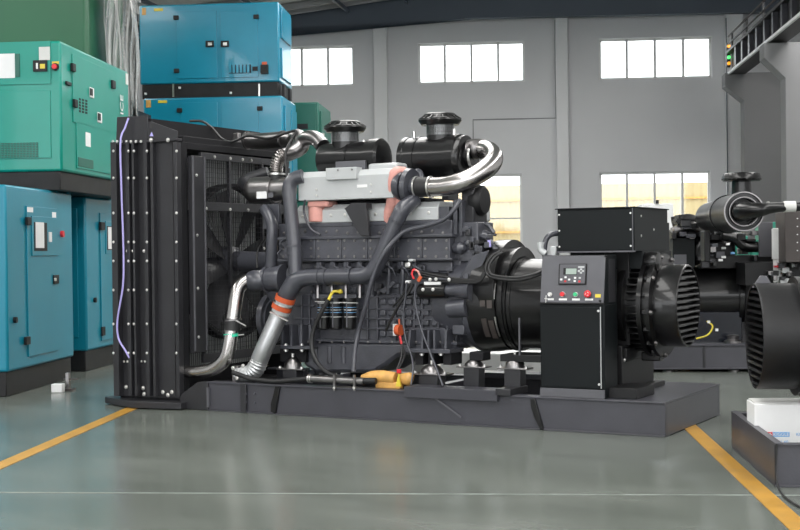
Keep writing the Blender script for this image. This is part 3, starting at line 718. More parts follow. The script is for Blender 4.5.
for (px, py) in ((338, 169.5), (352, 169)): bolt(P(px, py + .5, .33), (0, -1, 0), .006, IC, 'dark_steel')
MB().pbox(357, 184.5, 367, 187.5, .357, .003).build('label', 'white', IC)
# pink protective covers
b = MB(); b.pbox(307, 201, 328, 207, .38, .16); b.build('flange_cover', 'pink_rubber', IC, bevel=.012)
b = MB(); b.tube([P(318, 205, .47), P(318, 213, .46), P(318, 222, .46)], [.085, .082, .08], 18, 4); b.build('port_cover', 'pink_rubber', IC, bevel=.01)
b = MB(); b.tube([P(406, 171, .45), P(395, 173, .40), P(392.5, 188, .40), P(393, 203, .44), P(389.5, 213, .45), P(389, 223, .46)], [.035, .045, .045, .06, .05, .045], 14, 6); b.build('port_cover', 'pink_rubber', IC)
MB().pbox(386, 199, 400, 204, .40, .12).build('flange_cover', 'pink_rubber', IC, bevel=.01)
MB().pbox(381, 211, 384.5, 216, .415, .02).build('clip', 'aluminium', IC)
# V bracket under the housing
b = MB(); b.prism([P(344, 208, .3), P(366, 208, .3), P(369, 236, .3), P(361, 236, .3), P(357, 231, .3)], (0, .04, 0)); b.prism([P(351, 203, .3), P(366, 203, .3), P(366, 209, .3), P(344, 209, .3)], (0, .1, 0))
b.build('support_bracket', 'radiator_paint', EN, bevel=.004)

# ---- air filters
def clamp(o, ax, r, parent, w_=.018, m='dark_steel', name='clamp'): 
    ax = Vector(ax).normalized(); return MB().lathe(Vector(o) - ax * w_ / 2, ax, [(0, r), (0, r + .006), (w_, r + .006), (w_, r)], 32, cap=False).build(name, m, parent)
def rain_cap(px, py_top, py_brim, py_neck, hw_px, Y, parent, zbase):
    c = P(px, py_brim, Y); zt_ = P(px, py_top, Y).z; zn = P(px, py_neck, Y).z; R0 = (P(px + hw_px, py_brim, Y) - P(px - hw_px, py_brim, Y)).length / 2 * .9
    C_ = Vector((c.x, Y, 0)); h = zt_ - c.z
    n_ = MB().lathe(C_, Zv, [(zbase, R0 * .70), (zn, R0 * .68), (c.z - .01, R0 * .68)], 28).build('intake_neck', 'gloss_black', parent)
    b = MB(); N_ = 22
    for j in range(4):
        for k in range(N_):
            a = 2 * PI * (k + .5 * (j % 2)) / N_; z = zn + (c.z - zn) * (.25 + .2 * j)
            rd = Vector((math.cos(a), math.sin(a), 0)); p = C_ + rd * R0 * .695 + Zv * z; tg = Vector((-rd.y, rd.x, 0))
            for s_ in (-1, 1): b.beam(p - tg * .014 - Zv * .011 * s_, p + tg * .014 + Zv * .011 * s_, .003, .003, rd)
    b.build('perforated_screen', 'galvanised', n_, smooth=False)
    MB().lathe(C_, Zv, [(c.z - .03, R0 * .72), (c.z - .035, R0 * .95), (c.z + .0, R0 * 1.1), (c.z + h * .25, R0 * 1.08), (c.z + h * .45, R0 * .9), (c.z + h * .8, R0 * .84), (c.z + h, R0 * .74), (c.z + h * 1.05, .01)], 36).build('rain_cap', 'gloss_black', parent)
    for k in range(20):
        a = 2 * PI * k / 20; rd = Vector((math.cos(a), math.sin(a), 0)); MB().beam(C_ + rd * R0 * .84 + Zv * (c.z + h * .68), C_ + rd * R0 * 1.09 + Zv * (c.z + h * .22), .008, .008, rd).build('cap_rib', 'gloss_black', parent)
# left filter
Yl = .62
c0 = P(323, 158, Yl); c1 = P(384, 157, Yl); zc = (P(350, 141.5, Yl).z + P(350, 176, Yl).z) / 2; rl = (P(350, 141.5, Yl).z - P(350, 176, Yl).z) / 2 * .96
FL = MB().lathe((c0.x, Yl, zc), (1, 0, 0), [(0, rl * .55), (.005, rl * .93), (.03, rl), (c1.x - c0.x - .12, rl), (c1.x - c0.x - .12, rl * 1.12), (c1.x - c0.x - .02, rl * 1.12), (c1.x - c0.x, rl * .98), (c1.x - c0.x + .005, .02)], 48).build('air_filter', 'gloss_black', GS)
clamp((c1.x - .13, Yl, zc), (1, 0, 0), rl * 1.02, FL, .02, 'gloss_black', 'band'); clamp((c0.x + .3, Yl, zc), (1, 0, 0), rl, FL, .014, 'gloss_black', 'band')
rain_cap(345, 121.5, 128.5, 145, 18.5, Yl, FL, zc)
b = MB(); b.box((P(345, 170, Yl).x - .2, Yl - .1, IC['_o'][2] + 2.02), (P(345, 170, Yl).x + .16, Yl + .1, zc - rl + .03)); b.build('saddle', 'panel_grey', FL, bevel=.01)
for px in (303 + 12, 365): 
    q = P(px, 142, Yl); bolt((q.x, Yl - .02, zc + rl), (0, 0, 1), .012, FL)
# right filter
Yr = .80
c0 = P(407, 160, Yr); c1 = P(468, 157, Yr); zc = (P(433, 135.8, Yr).z + P(433, 182, Yr).z) / 2; rr_ = (P(433, 135.8, Yr).z - P(433, 182, Yr).z) / 2 * .96; L_ = c1.x - c0.x
FR = MB().lathe((c0.x, Yr, zc), (1, 0, 0), [(-.012, .02), (-.012, rr_ * .9), (0, rr_ * 1.03), (.04, rr_ * 1.03), (.045, rr_), (L_ - .14, rr_), (L_ - .135, rr_ * 1.05), (L_ - .06, rr_ * 1.05), (L_ - .05, rr_), (L_ - .01, rr_ * .98), (L_, rr_ * .8), (L_ + .002, rr_ * .5), (L_ + .06, rr_ * .5)], 48).build('air_filter', 'gloss_black', GS)
clamp((c0.x + .14, Yr, zc), (1, 0, 0), rr_, FR, .014, 'gloss_black', 'band'); clamp((c1.x + .05, Yr, zc), (1, 0, 0), rr_ * .52, FR, .02, 'bolt_steel')
rain_cap(440, 113.5, 121, 138.5, 19.5, Yr, FR, zc)
for px in (417, 457):
    q = P(px, 140, Yr); MB().cyl((q.x, Yr - .05, zc + rr_ * .95), (q.x, Yr - .05, zc + rr_ + .05), .016, seg=10).build('lifting_stud', 'bolt_steel', FR)
for px in (412, 450):
    q = P(px, 180, Yr); MB().box((q.x - .03, Yr - .1, 1.78), (q.x + .03, Yr + .1, zc - rr_ + .03)).build('saddle', 'radiator_paint', FR, bevel=.006)
# ---- stainless air pipes, right
AP = MB().tube([P(469, 150, Yr), P(476, 149, Yr), P(483, 149.5, .78)], .082, 24, 10, .004).build('corrugated_hose', 'dark_steel', GS)
MB().tube([P(482, 149.5, .78), P(490, 152, .74), P(493.5, 159, .66), P(488, 167.5, .58), P(476, 175.5, .5), P(462, 182, .44), P(445, 186, .42), P(430, 187, .42)], [.08, .08, .08, .082, .082, .082, .08, .08], 28, 8).build('air_pipe', 'steel', GS)
b = MB(); b.tube([P(430, 187, .42), P(418, 187, .42)], .083, 24, 2); jo = b.build('pipe_sleeve', 'rubber', GS)
for px in (431, 417): q = P(px, 187, .42); clamp(q, (1, 0, 0), .084, jo, .014, 'bolt_steel')
q0, q1 = P(417, 187, .42), P(396, 186, .42)
MB().lathe(q0, q1 - q0, [(0, .078), (.04, .078), (.045, .15), (.085, .155), (.095, .10), (.12, .095), (.125, .12), (.15, .12), ((q1 - q0).length, .09)], 32).build('turbocharger', 'pipe_paint', GS)
MB().tube([P(412, 176, .5), P(418, 172, .55), P(421, 178, .55), P(420, 196, .5)], .03, 12, 6).build('turbo_elbow', 'pipe_paint', GS)
MB().pbox(395, 178, 402, 196, .42, .2).build('turbo_flange', 'engine_paint', GS, bevel=.01)
# ---- left stainless pipe
LP = MB().tube([P(248, 140.5, .95), P(262, 141, .95), P(284, 139.5, .9), P(294, 140, .85)], .075, 24, 8).build('air_pipe', 'dark_steel', GS)
for px in (247.5, 283): clamp(P(px, 140.5 if px < 260 else 139.5, .95 if px < 260 else .9), (1, 0, 0), .078, LP, .016)
MB().tube([P(296, 137, .85), P(301, 140, .8), P(300, 147, .74), P(291, 153, .66), P(283, 155.5, .58)], [.075, .078, .076, .066, .06], 24, 8).build('air_pipe', 'dark_steel', GS)
MB().tube([P(284, 153.5, .58), P(279, 158, .55), P(276.5, 165, .54), P(276, 172, .54)], .058, 24, 7, .005).build('corrugated_hose', 'steel', GS)
MB().tube([P(300, 143, .8), P(307, 138, .72), P(316, 139, .66), P(323, 146, Yl)], [.06, .066, .066, .066], 22, 8).build('air_pipe', 'dark_steel', GS)
jo = MB().tube([P(276, 173, .54), P(276, 182, .54)], .066, 20, 2).build('pipe_sleeve', 'rubber', GS)
clamp(P(276, 174, .54), (0, 0, 1), .064, jo, .016, 'bolt_steel'); clamp(P(276, 183.5, .54), (0, 0, 1), .06, jo, .016, 'bolt_steel')
MB().beam(P(283, 174, .5), P(292, 174, .5), .008, .012).build('clamp_screw', 'bolt_steel', jo)
tb = MB().lathe(P(250, 191, .54), Vector((1, 0, .02)), [(-.02, .02), (-.01, .09), (.03, .115), (.07, .12), (.28, .12), (.28, .105), (.36, .10), (.44, .10)], 32).build('turbocharger', 'dark_steel', GS)
MB().tube([P(250, 190, .6), P(244, 183, .7), P(252, 177, .75), P(268, 172, .8)], [.07, .06, .05, .05], 16, 6).build('compressor_inlet', 'radiator_paint', tb)
MB().pbox(256.5, 191.5, 266.5, 198.5, .415, .006).build('label', 'white', tb); MB().pbox(268, 192.5, 273, 197.5, .418, .005).build('label', 'panel_grey', tb)
clamp(P(275, 191, .54), (1, 0, 0), .12, tb, .02)
# brackets / wiring atop radiator
for px in (233, 243): 
    MB().pbox(px, 133, px + 5, 144, 1.1, .05).build('pipe_bracket', 'dark_steel', GS, bevel=.004)
MB().tube([P(190, 121, .9), P(202, 121.5, .9), P(212, 128, .92), P(222, 139, .9), P(233, 141.5, .86), P(248, 136, .83), P(268, 138.5, .82), P(286, 133, .76), P(296, 131, .75), P(292, 139, .7), P(286, 152, .5), P(287, 180, .4)], .012, 8, 8).build('cable', 'rubber', GS)

# ---- coolant pipes (painted)
Yp = .24
MB().tube([P(303, 176, .36), P(294, 179, .34), P(289, 188, .32), P(290, 203, .30), P(292.5, 228, .28), P(294.5, 250, .26), P(295.5, 274, .25)], .060, 22, 8).build('coolant_pipe', 'pipe_paint', GS)
cp = MB().tube([P(284, 302, .22), P(289, 291, .22), P(296, 281.5, .23), P(308, 277.5, .24), P(335, 276.5, .25), P(360, 276, .25), P(371, 273, .25), P(377, 264, .25), P(388, 240, .26), P(398, 218, .28), P(403, 209, .30), P(410, 203, .36), P(416, 200, .42)], [.075, .078, .078, .07, .068, .068, .068, .066, .064, .064, .066, .062, .055], 24, 8).build('coolant_pipe', 'pipe_paint', GS)
for (px, py, ax) in ((320, 277, (1, 0, 0)), (327, 277, (1, 0, 0)), (352, 276, (1, 0, 0))): clamp(P(px, py, .245), ax, .069, cp, .016, 'pipe_paint', 'weld_collar')
for (px, py) in ((397, 221), (391, 233)): clamp(P(px, py, .27), (.45, 0, 1), .064, cp, .012, 'pipe_paint', 'weld_collar')
for (px, py) in ((293.7, 246), (294.3, 254)): clamp(P(px, py, .265), (.06, 0, 1), .063, cp, .016, 'pipe_paint', 'weld_collar')
MB().tube([P(264, 209, .42), P(268, 215, .38), P(272, 226, .36), P(272, 245, .36), P(271, 268, .38)], [.045, .046, .05, .052, .055], 20, 8).build('coolant_pipe', 'pipe_paint', GS)
MB().pbox(263, 204, 279, 229, .46, .04).build('bracket_plate', 'engine_paint', GS, bevel=.004)
# water pump group
wp = MB().lathe(P(249, 281, .30), Vector((1, .05, .02)), [(-.015, .01), (-.01, .05), (.01, .082), (.05, .095), (.11, .09), (.16, .06)], 28).build('water_pump', 'pipe_paint', GS)
MB().lathe(P(266, 279, .36), (1, 0, 0), [(0, .06), (0, .11), (.03, .11), (.03, .10), (.16, .115), (.17, .13), (.2, .13), (.2, .05)], 30).build('pump_housing', 'engine_paint', wp)
MB().lathe(P(287, 285, .5), (0, -1, 0), [(0, .17), (.1, .17), (.12, .14), (.12, .05)], 30).build('pump_pulley', 'engine_paint', wp)
for k in range(8):
    a = 2 * PI * k / 8; bolt(P(266, 279, .36) + Vector((0, math.cos(a) * .1, math.sin(a) * .1)), (-1, 0, 0), .008, wp, 'dark_steel')
MB().lathe(P(270, 318, .62), (1, 0, 0), [(0, .22), (.05, .22), (.05, .18), (.07, .18)], 32).build('crank_pulley', 'engine_paint', GS)
# silver elbow to the radiator
sp = MB().tube([P(248, 280, .28), P(239, 287, .20), P(235.5, 300, .16), P(232.5, 322, .12), P(229.5, 345, .09), P(225, 359, .08), P(214, 368.5, .08), P(199, 371.5, .08), P(182, 371.5, .10)], [.062, .062, .062, .062, .062, .062, .060, .055, .05], 26, 8).build('coolant_pipe', 'steel', GS)
sl_ = MB().tube([P(233.2, 319, .12), P(232, 330.5, .11)], .072, 24, 2).build('pipe_sleeve', 'rubber', sp)
for (a, c) in ((232.8, 320), (232, 330)): clamp(P(a, c, .12), (-.1, 0, 1), .072, sp, .014, 'dark_steel')
MB().beam(P(236, 320.5, .03), P(246, 326, .03), .008, .01).build('clamp_screw', 'bolt_steel', sp); MB().beam(P(238, 335, .03), P(244, 334.5, .03), .008, .01).build('clamp_screw', 'bolt_steel', sp)
MB().lathe(P(231.3, 337, .105), Vector((-.1, 0, 1)), [(0, .062), (0, .065), (.03, .065), (.03, .062)], 24, cap=False).build('green_tape', 'green_tape', sp)
MB().lathe(P(181, 371.5, .10), (1, 0, 0), [(0, .08), (.02, .08), (.02, .05)], 24).build('inlet_flange', 'gloss_black', sp)
# ribbed bright flex pipe with orange clamps
fp = MB().tube([P(286, 299, .2), P(280, 313, .19)], .078, 24, 3).build('hose_sleeve', 'aluminium', GS)
for (a, c) in ((284.8, 300), (281.5, 308)):
    MB().lathe(P(a, c, .195), Vector((.42, 0, 1)), [(-.012, .08), (-.012, .088), (.03, .088), (.03, .08)], 28, cap=False).build('orange_clamp', 'orange', fp)
clamp(P(283.3, 304, .195), (.42, 0, 1), .084, fp, .012, 'bolt_steel')
MB().beam(P(270, 312, .05), P(288, 321, .05), .01, .012).build('clamp_rod', 'bolt_steel', fp)
MB().tube([P(280, 313, .19), P(272, 331, .15), P(264, 349, .12), P(259, 361, .12)], .076, 26, 4).build('coolant_pipe', 'galvanised', GS)
bs = MB().tube([P(260, 359, .12), P(256, 368, .12), P(249, 374, .12), P(238, 375, .12)], [.074, .076, .07, .06], 26, 7, .004).build('corrugated_elbow', 'galvanised', GS)
for (px, py) in ((243, 366), (233, 368), (237, 378)): bolt(P(px, py, .04), (0, -1, 0), .012, bs)
MB().pbox(232, 366, 238, 384, .12, .06).build('pipe_flange', 'dark_steel', bs, bevel=.004)

# ---- lower crankcase with cast ribs
LC = MB().pbox(292, 294, 458, 343, .42, .5).build('crankcase', 'engine_paint', GS, bevel=.01)
for px in (300, 308, 356, 366, 376, 394, 403, 413, 421, 437, 446, 455): MB().pbox(px, 295, px + 1.6, 342, .395, .03).build('cast_rib', 'engine_paint', LC, bevel=.004)
for (a, c, ys) in ((294, 314, (305, 318, 331)), (355, 457, (296, 308.5, 318.5, 328.5, 340.5))):
    for y in ys: MB().pbox(a, y, c, y + 1.7, .395, .03).build('cast_rib', 'engine_paint', LC, bevel=.004)
rnd = random.Random(3)
for k in range(9):
    for y in (302, 313, 323, 334):
        px = 379 + k * 8.6
        if rnd.random() < .92: MB().pbox(px, y - 3.4, px + 6.4, y + 3.2, .398, .03).build('cast_boss', 'engine_paint', LC, bevel=.012)
for k in range(13): bolt(P(360 + k * 7.8, 341.5, .395), (0, -1, 0), .008, LC, 'dark_steel')
# mid detail strip (fuel and injector lines)
MD = MB().pbox(300, 262, 452, 272, .42, .3).build('injection_pump', 'engine_paint', GS, bevel=.01)
for k in range(8):
    px = 316 + k * 13.5
    MB().pbox(px, 262, px + 5, 269, .36, .08).build('injector_housing', 'engine_paint', MD, bevel=.006)
    MB().tube([P(px + 2, 262, .36), P(px + 4, 266, .33), P(px + 9, 269, .33), P(px + 12, 276, .36)], .009, 6, 5).build('fuel_line', 'pipe_paint', MD)
for k in range(4): MB().tube([P(318 + k * 14, 283, .36), P(318 + k * 14, 298, .35)], .02, 8, 2).build('filter_line', 'dark_steel', MD)
MB().pbox(313, 284, 362, 294, .40, .1).build('filter_head', 'engine_paint', MD, bevel=.01)
MB().pbox(312, 294, 356, 300, .34, .16).build('filter_head', 'engine_paint', MD, bevel=.006)
# three spin-on filters
for k, px in enumerate((323.5, 336, 350)):
    t_, bo = P(px, 298, .3), P(px, 329.5, .3); h = t_.z - bo.z
    f = MB().lathe((t_.x, .3, bo.z), Zv, [(0, .035), (.008, .05), (.03, .053), (h - .02, .053), (h - .02, .058), (h, .058)], 24).build('oil_filter', 'gloss_black', GS)
    for q, m_ in ((.84, 'white'), (.70, 'label_blue'), (.62, 'white'), (.54, 'label_blue'), (.40, 'white')):
        MB().lathe((t_.x, .3, bo.z + h * q), Zv, [(0, .053), (0, .0545), (.004, .0545), (.004, .053)], 24, cap=False).build('printed_band', m_, f)
    MB().box((t_.x - .006, .245, bo.z + .02), (t_.x + .004, .249, bo.z + h * .9)).build('printed_stripe', 'panel_grey', f)
b = MB(); b.beam(P(315, 301.5, .235), P(358, 303, .235), .005, .006); b.build('filter_strap', 'bolt_steel', GS)
# oil pan
b = MB(); b.prism([P(p_[0], p_[1], .37) for p_ in ((300, 342), (456, 342), (456, 350), (420, 352), (399, 356), (385, 366), (374, 373), (316, 373), (304, 366), (300, 354))], (0, .56, 0))
OPn = b.build('oil_pan', 'engine_paint', GS, bevel=.035)
for px in (314, 328, 342): MB().tube([P(px + 2, 347, .375), P(px + 2, 363, .375)], .024, 12, 2).build('cast_rib', 'engine_paint', OPn)
MB().pbox(300, 340.5, 457, 343, .355, .08).build('pan_flange', 'pipe_paint', OPn, bevel=.003)
for k in range(12): bolt(P(308 + k * 12, 342, .355), (0, -1, 0), .007, OPn, 'dark_steel')
for k in range(5): MB().tube([P(300 + k * 9, 372 - abs(k - 2), .5), P(303 + k * 9, 372.5, .42)], .02, 8, 2).build('drain_boss', 'pipe_paint', OPn)
# ---- front foot and mount
def mount(px, pyt, pyb, hw, Y, parent=GS):
    a = P(px, pyb, Y); t_ = P(px, pyt, Y); h = t_.z - a.z; w_ = abs(P(px + hw, pyb, Y).x - P(px - hw, pyb, Y).x) / 2
    m_ = MB().lathe((a.x, Y, a.z), Zv, [(0, w_ * .95), (h * .4, w_ * .9), (h * .85, w_ * .55), (h, w_ * .3)], 24).build('rubber_mount', 'dark_steel', parent)
    MB().box((a.x - w_ * 1.6, Y - w_ * .8, a.z - .012), (a.x + w_ * 1.6, Y + w_ * .8, a.z)).build('mount_plate', 'dark_steel', m_, bevel=.003)
    for s_ in (-1, 1): bolt((a.x + s_ * w_ * 1.35, Y - w_ * .4, a.z + .004), (0, 0, 1), .012, m_)
    MB().box((a.x - w_ * .85, Y - w_ * .7, .252), (a.x + w_ * .85, Y + w_ * .7, a.z - .012)).build('pedestal', 'radiator_paint', m_, bevel=.004)
    MB().cyl((a.x, Y, a.z + h), (a.x, Y, a.z + h + .03), .014, seg=8).build('stud', 'bolt_steel', m_)
    return m_
ff = MB().pbox(281.5, 325, 310, 347, .37, .02).build('front_foot', 'engine_paint', GS, bevel=.003)
for px in (281, 290, 300, 309): b = MB(); b.prism([P(px, 325, .28), P(px + 2, 325, .28), P(px + 2, 347, .26), P(px, 347, .26)], (0, .15, 0)); b.build('foot_gusset', 'pipe_paint', ff, bevel=.002)
MB().pbox(280, 346, 310, 349, .24, .2).build('foot_plate', 'pipe_paint', ff, bevel=.003); MB().pbox(280, 349, 306, 362, .33, .1).build('foot_block', 'radiator_dark', ff, bevel=.004)
for px in (286, 302): bolt(P(px, 350, .24), (0, 0, -1), .014, ff); bolt(P(px, 345, .24), (0, 0, 1), .012, ff)
mount(293, 357, 368, 8, .30)
# rear foot
rf = MB().pbox(411, 328, 445, 352, .375, .02).build('rear_foot', 'engine_paint', GS, bevel=.003)
for px, dx in ((409, -2), (421, 0), (427, 0), (433, 0), (445, -1)):
    b = MB(); b.prism([P(px, 330, .29), P(px + 2, 330, .29), P(px + 2 + dx, 352, .25), P(px + dx, 352, .25)], (0, .15, 0)); b.build('foot_gusset', 'pipe_paint', rf, bevel=.002)
MB().pbox(406, 349, 450, 353, .22, .25).build('foot_plate', 'pipe_paint', rf, bevel=.003)
for (a, c) in ((415, 423), (428, 434), (443, 451)): MB().pbox(a, 353, c, 365, .25, .2).build('foot_block', 'radiator_dark', rf, bevel=.003)
MB().pbox(420, 353, 445, 363, .4, .1).build('foot_block', 'radiator_dark', rf, bevel=.003)
for px in (422, 441): bolt(P(px, 354, .22), (0, 0, -1), .014, rf); 
mount(432, 364, 373, 11, .26)
mount(474, 359, 366, 9, .34); mount(515, 356, 367.5, 9.5, .26)
MB().pbox(469, 352, 483, 361, .3, .15).build('foot_block', 'radiator_dark', GS, bevel=.01)
MB().pbox(500, 355, 541, 362, .2, .3).build('foot_rail', 'satin_black', GS, bevel=.004)
MB().pbox(518.5, 318, 520, 356, .2, .02).build('guard_edge', 'panel_grey', GS)

# ---- flywheel housing, coupling, alternator
fh = MB().lathe((-2.08, YC, .95), (1, 0, 0), [(0, .30), (.02, .36), (.16, .385), (.30, .40), (.32, .425), (.36, .425)], 48).build('flywheel_housing', 'engine_paint', GS)
for k in range(16):
    a = 2 * PI * k / 16; bolt((-1.72, YC + .405 * math.cos(a), .95 + .405 * math.sin(a)), (1, 0, 0), .010, fh, 'dark_steel')
MB().tube([P(449, 309, .33), P(468, 307, .33)], [.07, .08], 16, 2).build('housing_boss', 'engine_paint', fh); MB().tube([P(449, 291, .35), P(468, 290, .38)], [.035, .06], 16, 2).build('housing_boss', 'engine_paint', fh)
MB().pbox(452, 325, 464, 335, .33, .15).build('housing_boss', 'engine_paint', fh, bevel=.01)
cg = MB().lathe((-1.72, YC, .94), (1, 0, 0), [(0, .42), (.10, .415), (.22, .40), (.24, .40), (.24, .385), (.27, .385), (.27, .405), (.30, .405)], 56).build('coupling_guard', 'gloss_black', GS)
for (px, a0_, a1_) in ((-1.60, 198, 222), (-1.60, 158, 184), (-1.54, 200, 224), (-1.54, 160, 186)):
    b = MB(); pr = []
    for q in range(7):
        a = math.radians(ln(a0_, a1_, q / 6)); rd = Vector((0, math.cos(a), math.sin(a)))
        c_ = Vector((px, YC, .94)); pr.append([c_ + rd * .408, c_ + rd * .408 + Vector((.045, 0, 0)), c_ + rd * .416 + Vector((.045, 0, 0)), c_ + rd * .416])
    b.rings(pr); b.build('window_mesh', 'brown_panel', cg)
for (px, a0_, a1_) in ((-1.487, 158, 176), (-1.487, 196, 222)):
    b = MB(); pr = []
    for q in range(7):
        a = math.radians(ln(a0_, a1_, q / 6)); rd = Vector((0, math.cos(a), math.sin(a))); c_ = Vector((px, YC, .94))
        pr.append([c_ + rd * .402, c_ + rd * .402 + Vector((.012, 0, 0)), c_ + rd * .408 + Vector((.012, 0, 0)), c_ + rd * .408])
    b.rings(pr); b.build('foil_strip', 'bolt_steel', cg)
AL = MB().lathe((-1.42, YC, .92), (1, 0, 0), [(0, .385), (.02, .385), (.02, .365), (.92, .365), (.94, .375), (.98, .375), (.98, .30), (1.08, .30)], 64).build('alternator', 'gloss_black', GS)
clamp((-1.38, YC, .92), (1, 0, 0), .366, AL, .03, 'gloss_black', 'band')
b = MB()
for k in range(40):
    a = 2 * PI * k / 40; rd = Vector((0, math.cos(a), math.sin(a))); c_ = Vector((-.42, YC, .92)); b.beam(c_ + rd * .335, c_ + rd * .335 + Vector((.10, 0, 0)), .012, .05, rd)
b.build('cooling_fins', 'gloss_black', AL, bevel=.002)
# flange rings & fan drum
fd = MB().lathe((-.32, YC, .915), (1, 0, 0), [(0, .33), (0, .40), (.035, .40), (.035, .365), (.07, .365), (.07, .40), (.10, .40), (.10, .31)], 56).build('bearing_flange', 'gloss_black', GS)
for k in range(18):
    a = 2 * PI * k / 18 + .1; c_ = Vector((-.29, YC, .915)) + Vector((0, math.cos(a), math.sin(a))) * .382
    MB().box((c_.x + .01, c_.y - .018, c_.z - .018), (c_.x + .06, c_.y + .018, c_.z + .018)).build('flange_lug', 'gloss_black', fd, bevel=.008)
    if k % 2: bolt(c_ + Vector((.08, 0, 0)), (1, 0, 0), .014, fd, 'dark_steel')
MB().lathe(P(655, 262, .55), Vector((1, 0, 0)), [(-.07, .03), (-.07, .075), (-.02, .085), (.03, .075), (.04, .03)], 20).build('terminal_elbow', 'gloss_black', fd)
MB().pbox(641, 352, 660, 361, .62, .1).build('flange_lug', 'gloss_black', fd, bevel=.01)
DR = MB().lathe((-.22, YC, .915), (1, 0, 0), [(0, .26), (0, .315), (.175, .315), (.185, .308), (.187, .300), (.14, .296), (.14, .05)], 64).build('fan_drum', 'gloss_black', GS)
for k in range(13):
    z = -.27 + k * .045; hw = math.sqrt(max(.004, .296 ** 2 - (z + .01) ** 2))
    MB().quadbox([Vector((-.078, YC - hw, .915 + z + .012)), Vector((-.078, YC + hw, .915 + z + .012)), Vector((-.036, YC + hw, .915 + z - .012)), Vector((-.036, YC - hw, .915 + z - .012)),
        Vector((-.078, YC - hw, .915 + z + .018)), Vector((-.078, YC + hw, .915 + z + .018)), Vector((-.036, YC + hw, .915 + z)), Vector((-.036, YC - hw, .915 + z))]).build('louvre', 'gloss_black', DR, smooth=False)
# alternator feet
MB().box((-.62, .24, .252), (-.38, 1.2, .29)).box((-.5, .35, .29), (-.44, 1.1, .62)).build('alternator_foot', 'satin_black', AL, bevel=.005)
MB().box((-1.0, .40, .50), (-.42, 1.05, .60)).build('alternator_foot', 'satin_black', AL, bevel=.005)
MB().box((-.55, .1, .252), (-.24, .5, .33)).build('foot_rail', 'satin_black', AL, bevel=.004)
bolt(P(618, 361, .4), (0, -1, 0), .014, AL); bolt(P(624, 360, .4), (0, -1, 0), .01, AL)
# terminal box
tx0, tx1 = -.93, -.315; Y0t = .30; z0t, z1t = 1.335, 1.66
TB = MB().box((tx0, Y0t, z0t), (tx1, 1.10, z1t)).box((-.9, .48, 1.2), (tx1, 1.2, z0t)).box((tx1 - .5, .55, 1.0), (tx1 - .01, 1.18, 1.56)).build('terminal_box', 'cabinet_black', GS, bevel=.004)
MB().box((tx0 + .01, Y0t - .012, z0t + .01), (tx1 - .01, Y0t, z1t - .012)).build('front_cover', 'cabinet_black', TB, bevel=.003)
MB().box((tx0 - .012, Y0t - .02, z1t), (tx1 + .012, 1.11, z1t + .008)).build('lid', 'cabinet_black', TB, bevel=.002)
b = MB().box((tx0 - .0, Y0t - .016, z0t - .006), (tx1 + .01, Y0t - .01, z0t + .006)).box((tx1 - .012, Y0t - .016, z0t), (tx1 - .006, Y0t - .01, z1t)).build('seam_strip', 'panel_grey', TB)
for x in (tx0 + .02, tx1 - .025):
    for z in (z0t + .04, (z0t + z1t) / 2, z1t - .04): bolt((x, Y0t - .012, z), (0, -1, 0), .005, TB)
for y, z in ((.45, 1.6), (.45, 1.45), (.75, 1.5)): bolt((tx1, y, z), (1, 0, 0), .006, TB)
MB().box((tx1 - .3, .46, .62), (tx1 - .1, .5, z0t)).build('support_leg', 'satin_black', TB, bevel=.004)
MB().tube([P(552, 258, .28), P(545, 256, .3), P(545, 243, .35), P(550, 235, .38), P(560, 233, .42)], .022, 12, 8).build('flexible_conduit', 'pipe_paint', TB)
MB().tube([P(541, 242, .3), P(541, 250, .3), P(546, 254, .3)], .026, 12, 5).build('flexible_conduit', 'aluminium', TB)
MB().pbox(550, 246, 556, 257, .3, .08).build('cable_gland', 'aluminium', TB, bevel=.01)

# ---- control cabinet
cx0, cx1 = -.968, -.458
CC = MB().box((cx0, .03, .252), (cx1, .30, .945)).build('control_cabinet', 'cabinet_black', GS, bevel=.004)
b = MB(); b.prism([(cx0, .03, .945), (cx0 + .0, .085, 1.31), (cx0 + .0, .30, 1.31), (cx0, .30, .945)], (cx1 - cx0, 0, 0)); b.build('console', 'cabinet_black', CC, bevel=.004)
MB().box((cx0 + .015, .018, .33), (cx1 - .02, .03, .925)).build('door', 'cabinet_black', CC, bevel=.003)
MB().box((cx0, .012, .254), (cx1, .03, .318)).build('plinth', 'panel_grey', CC, bevel=.002)
MB().box((cx1 - .028, .012, .33), (cx1 - .022, .018, .93)).build('door_edge', 'aluminium', CC)
MB().cyl((cx1 - .04, .02, .90), (cx1 - .04, .008, .90), .009, seg=10).build('door_lock', 'bolt_steel', CC); MB().cyl((cx1 - .04, .02, .36), (cx1 - .04, .008, .36), .009, seg=10).build('door_lock', 'bolt_steel', CC)
# sloping face
fo = Vector((cx0, .03, .955)); fx = Vector((1, 0, 0)); fy = (Vector((cx0, .085, 1.31)) - Vector((cx0, .03, .955))).normalized(); fn = fx.cross(fy)
def face(name, m, a, c, e, f, off, th, parent=CC, bev=.001):
    s0 = 62. ; x_ = lambda q: (q / s0) * .51 ; y_ = lambda q: (q / 49.) * .358
    o0 = fo + fn * off
    v = [o0 + fx * x_(a) + fy * y_(e), o0 + fx * x_(c) + fy * y_(e), o0 + fx * x_(c) + fy * y_(f), o0 + fx * x_(a) + fy * y_(f)]
    return MB().quadbox([v[0], v[1], v[2], v[3]] + [q + fn * th for q in v]).build(name, m, parent, bevel=bev)
face('control_panel', 'panel_grey', .5, 61.5, .3, 48.5, .001, .006, bev=.002)
MB().pbox(539.5, 302.5, 604, 304, .015, .02).build('panel_lip', 'satin_black', CC)
S_ = 62 / 52.5     # helper: zoomed crop px -> panel units
def U(px): return (px - 45) / 707 * 80 * 62 / 62.5
def V_(py): return 49 - (py - 50) / 530 * 60 * 49 / 48
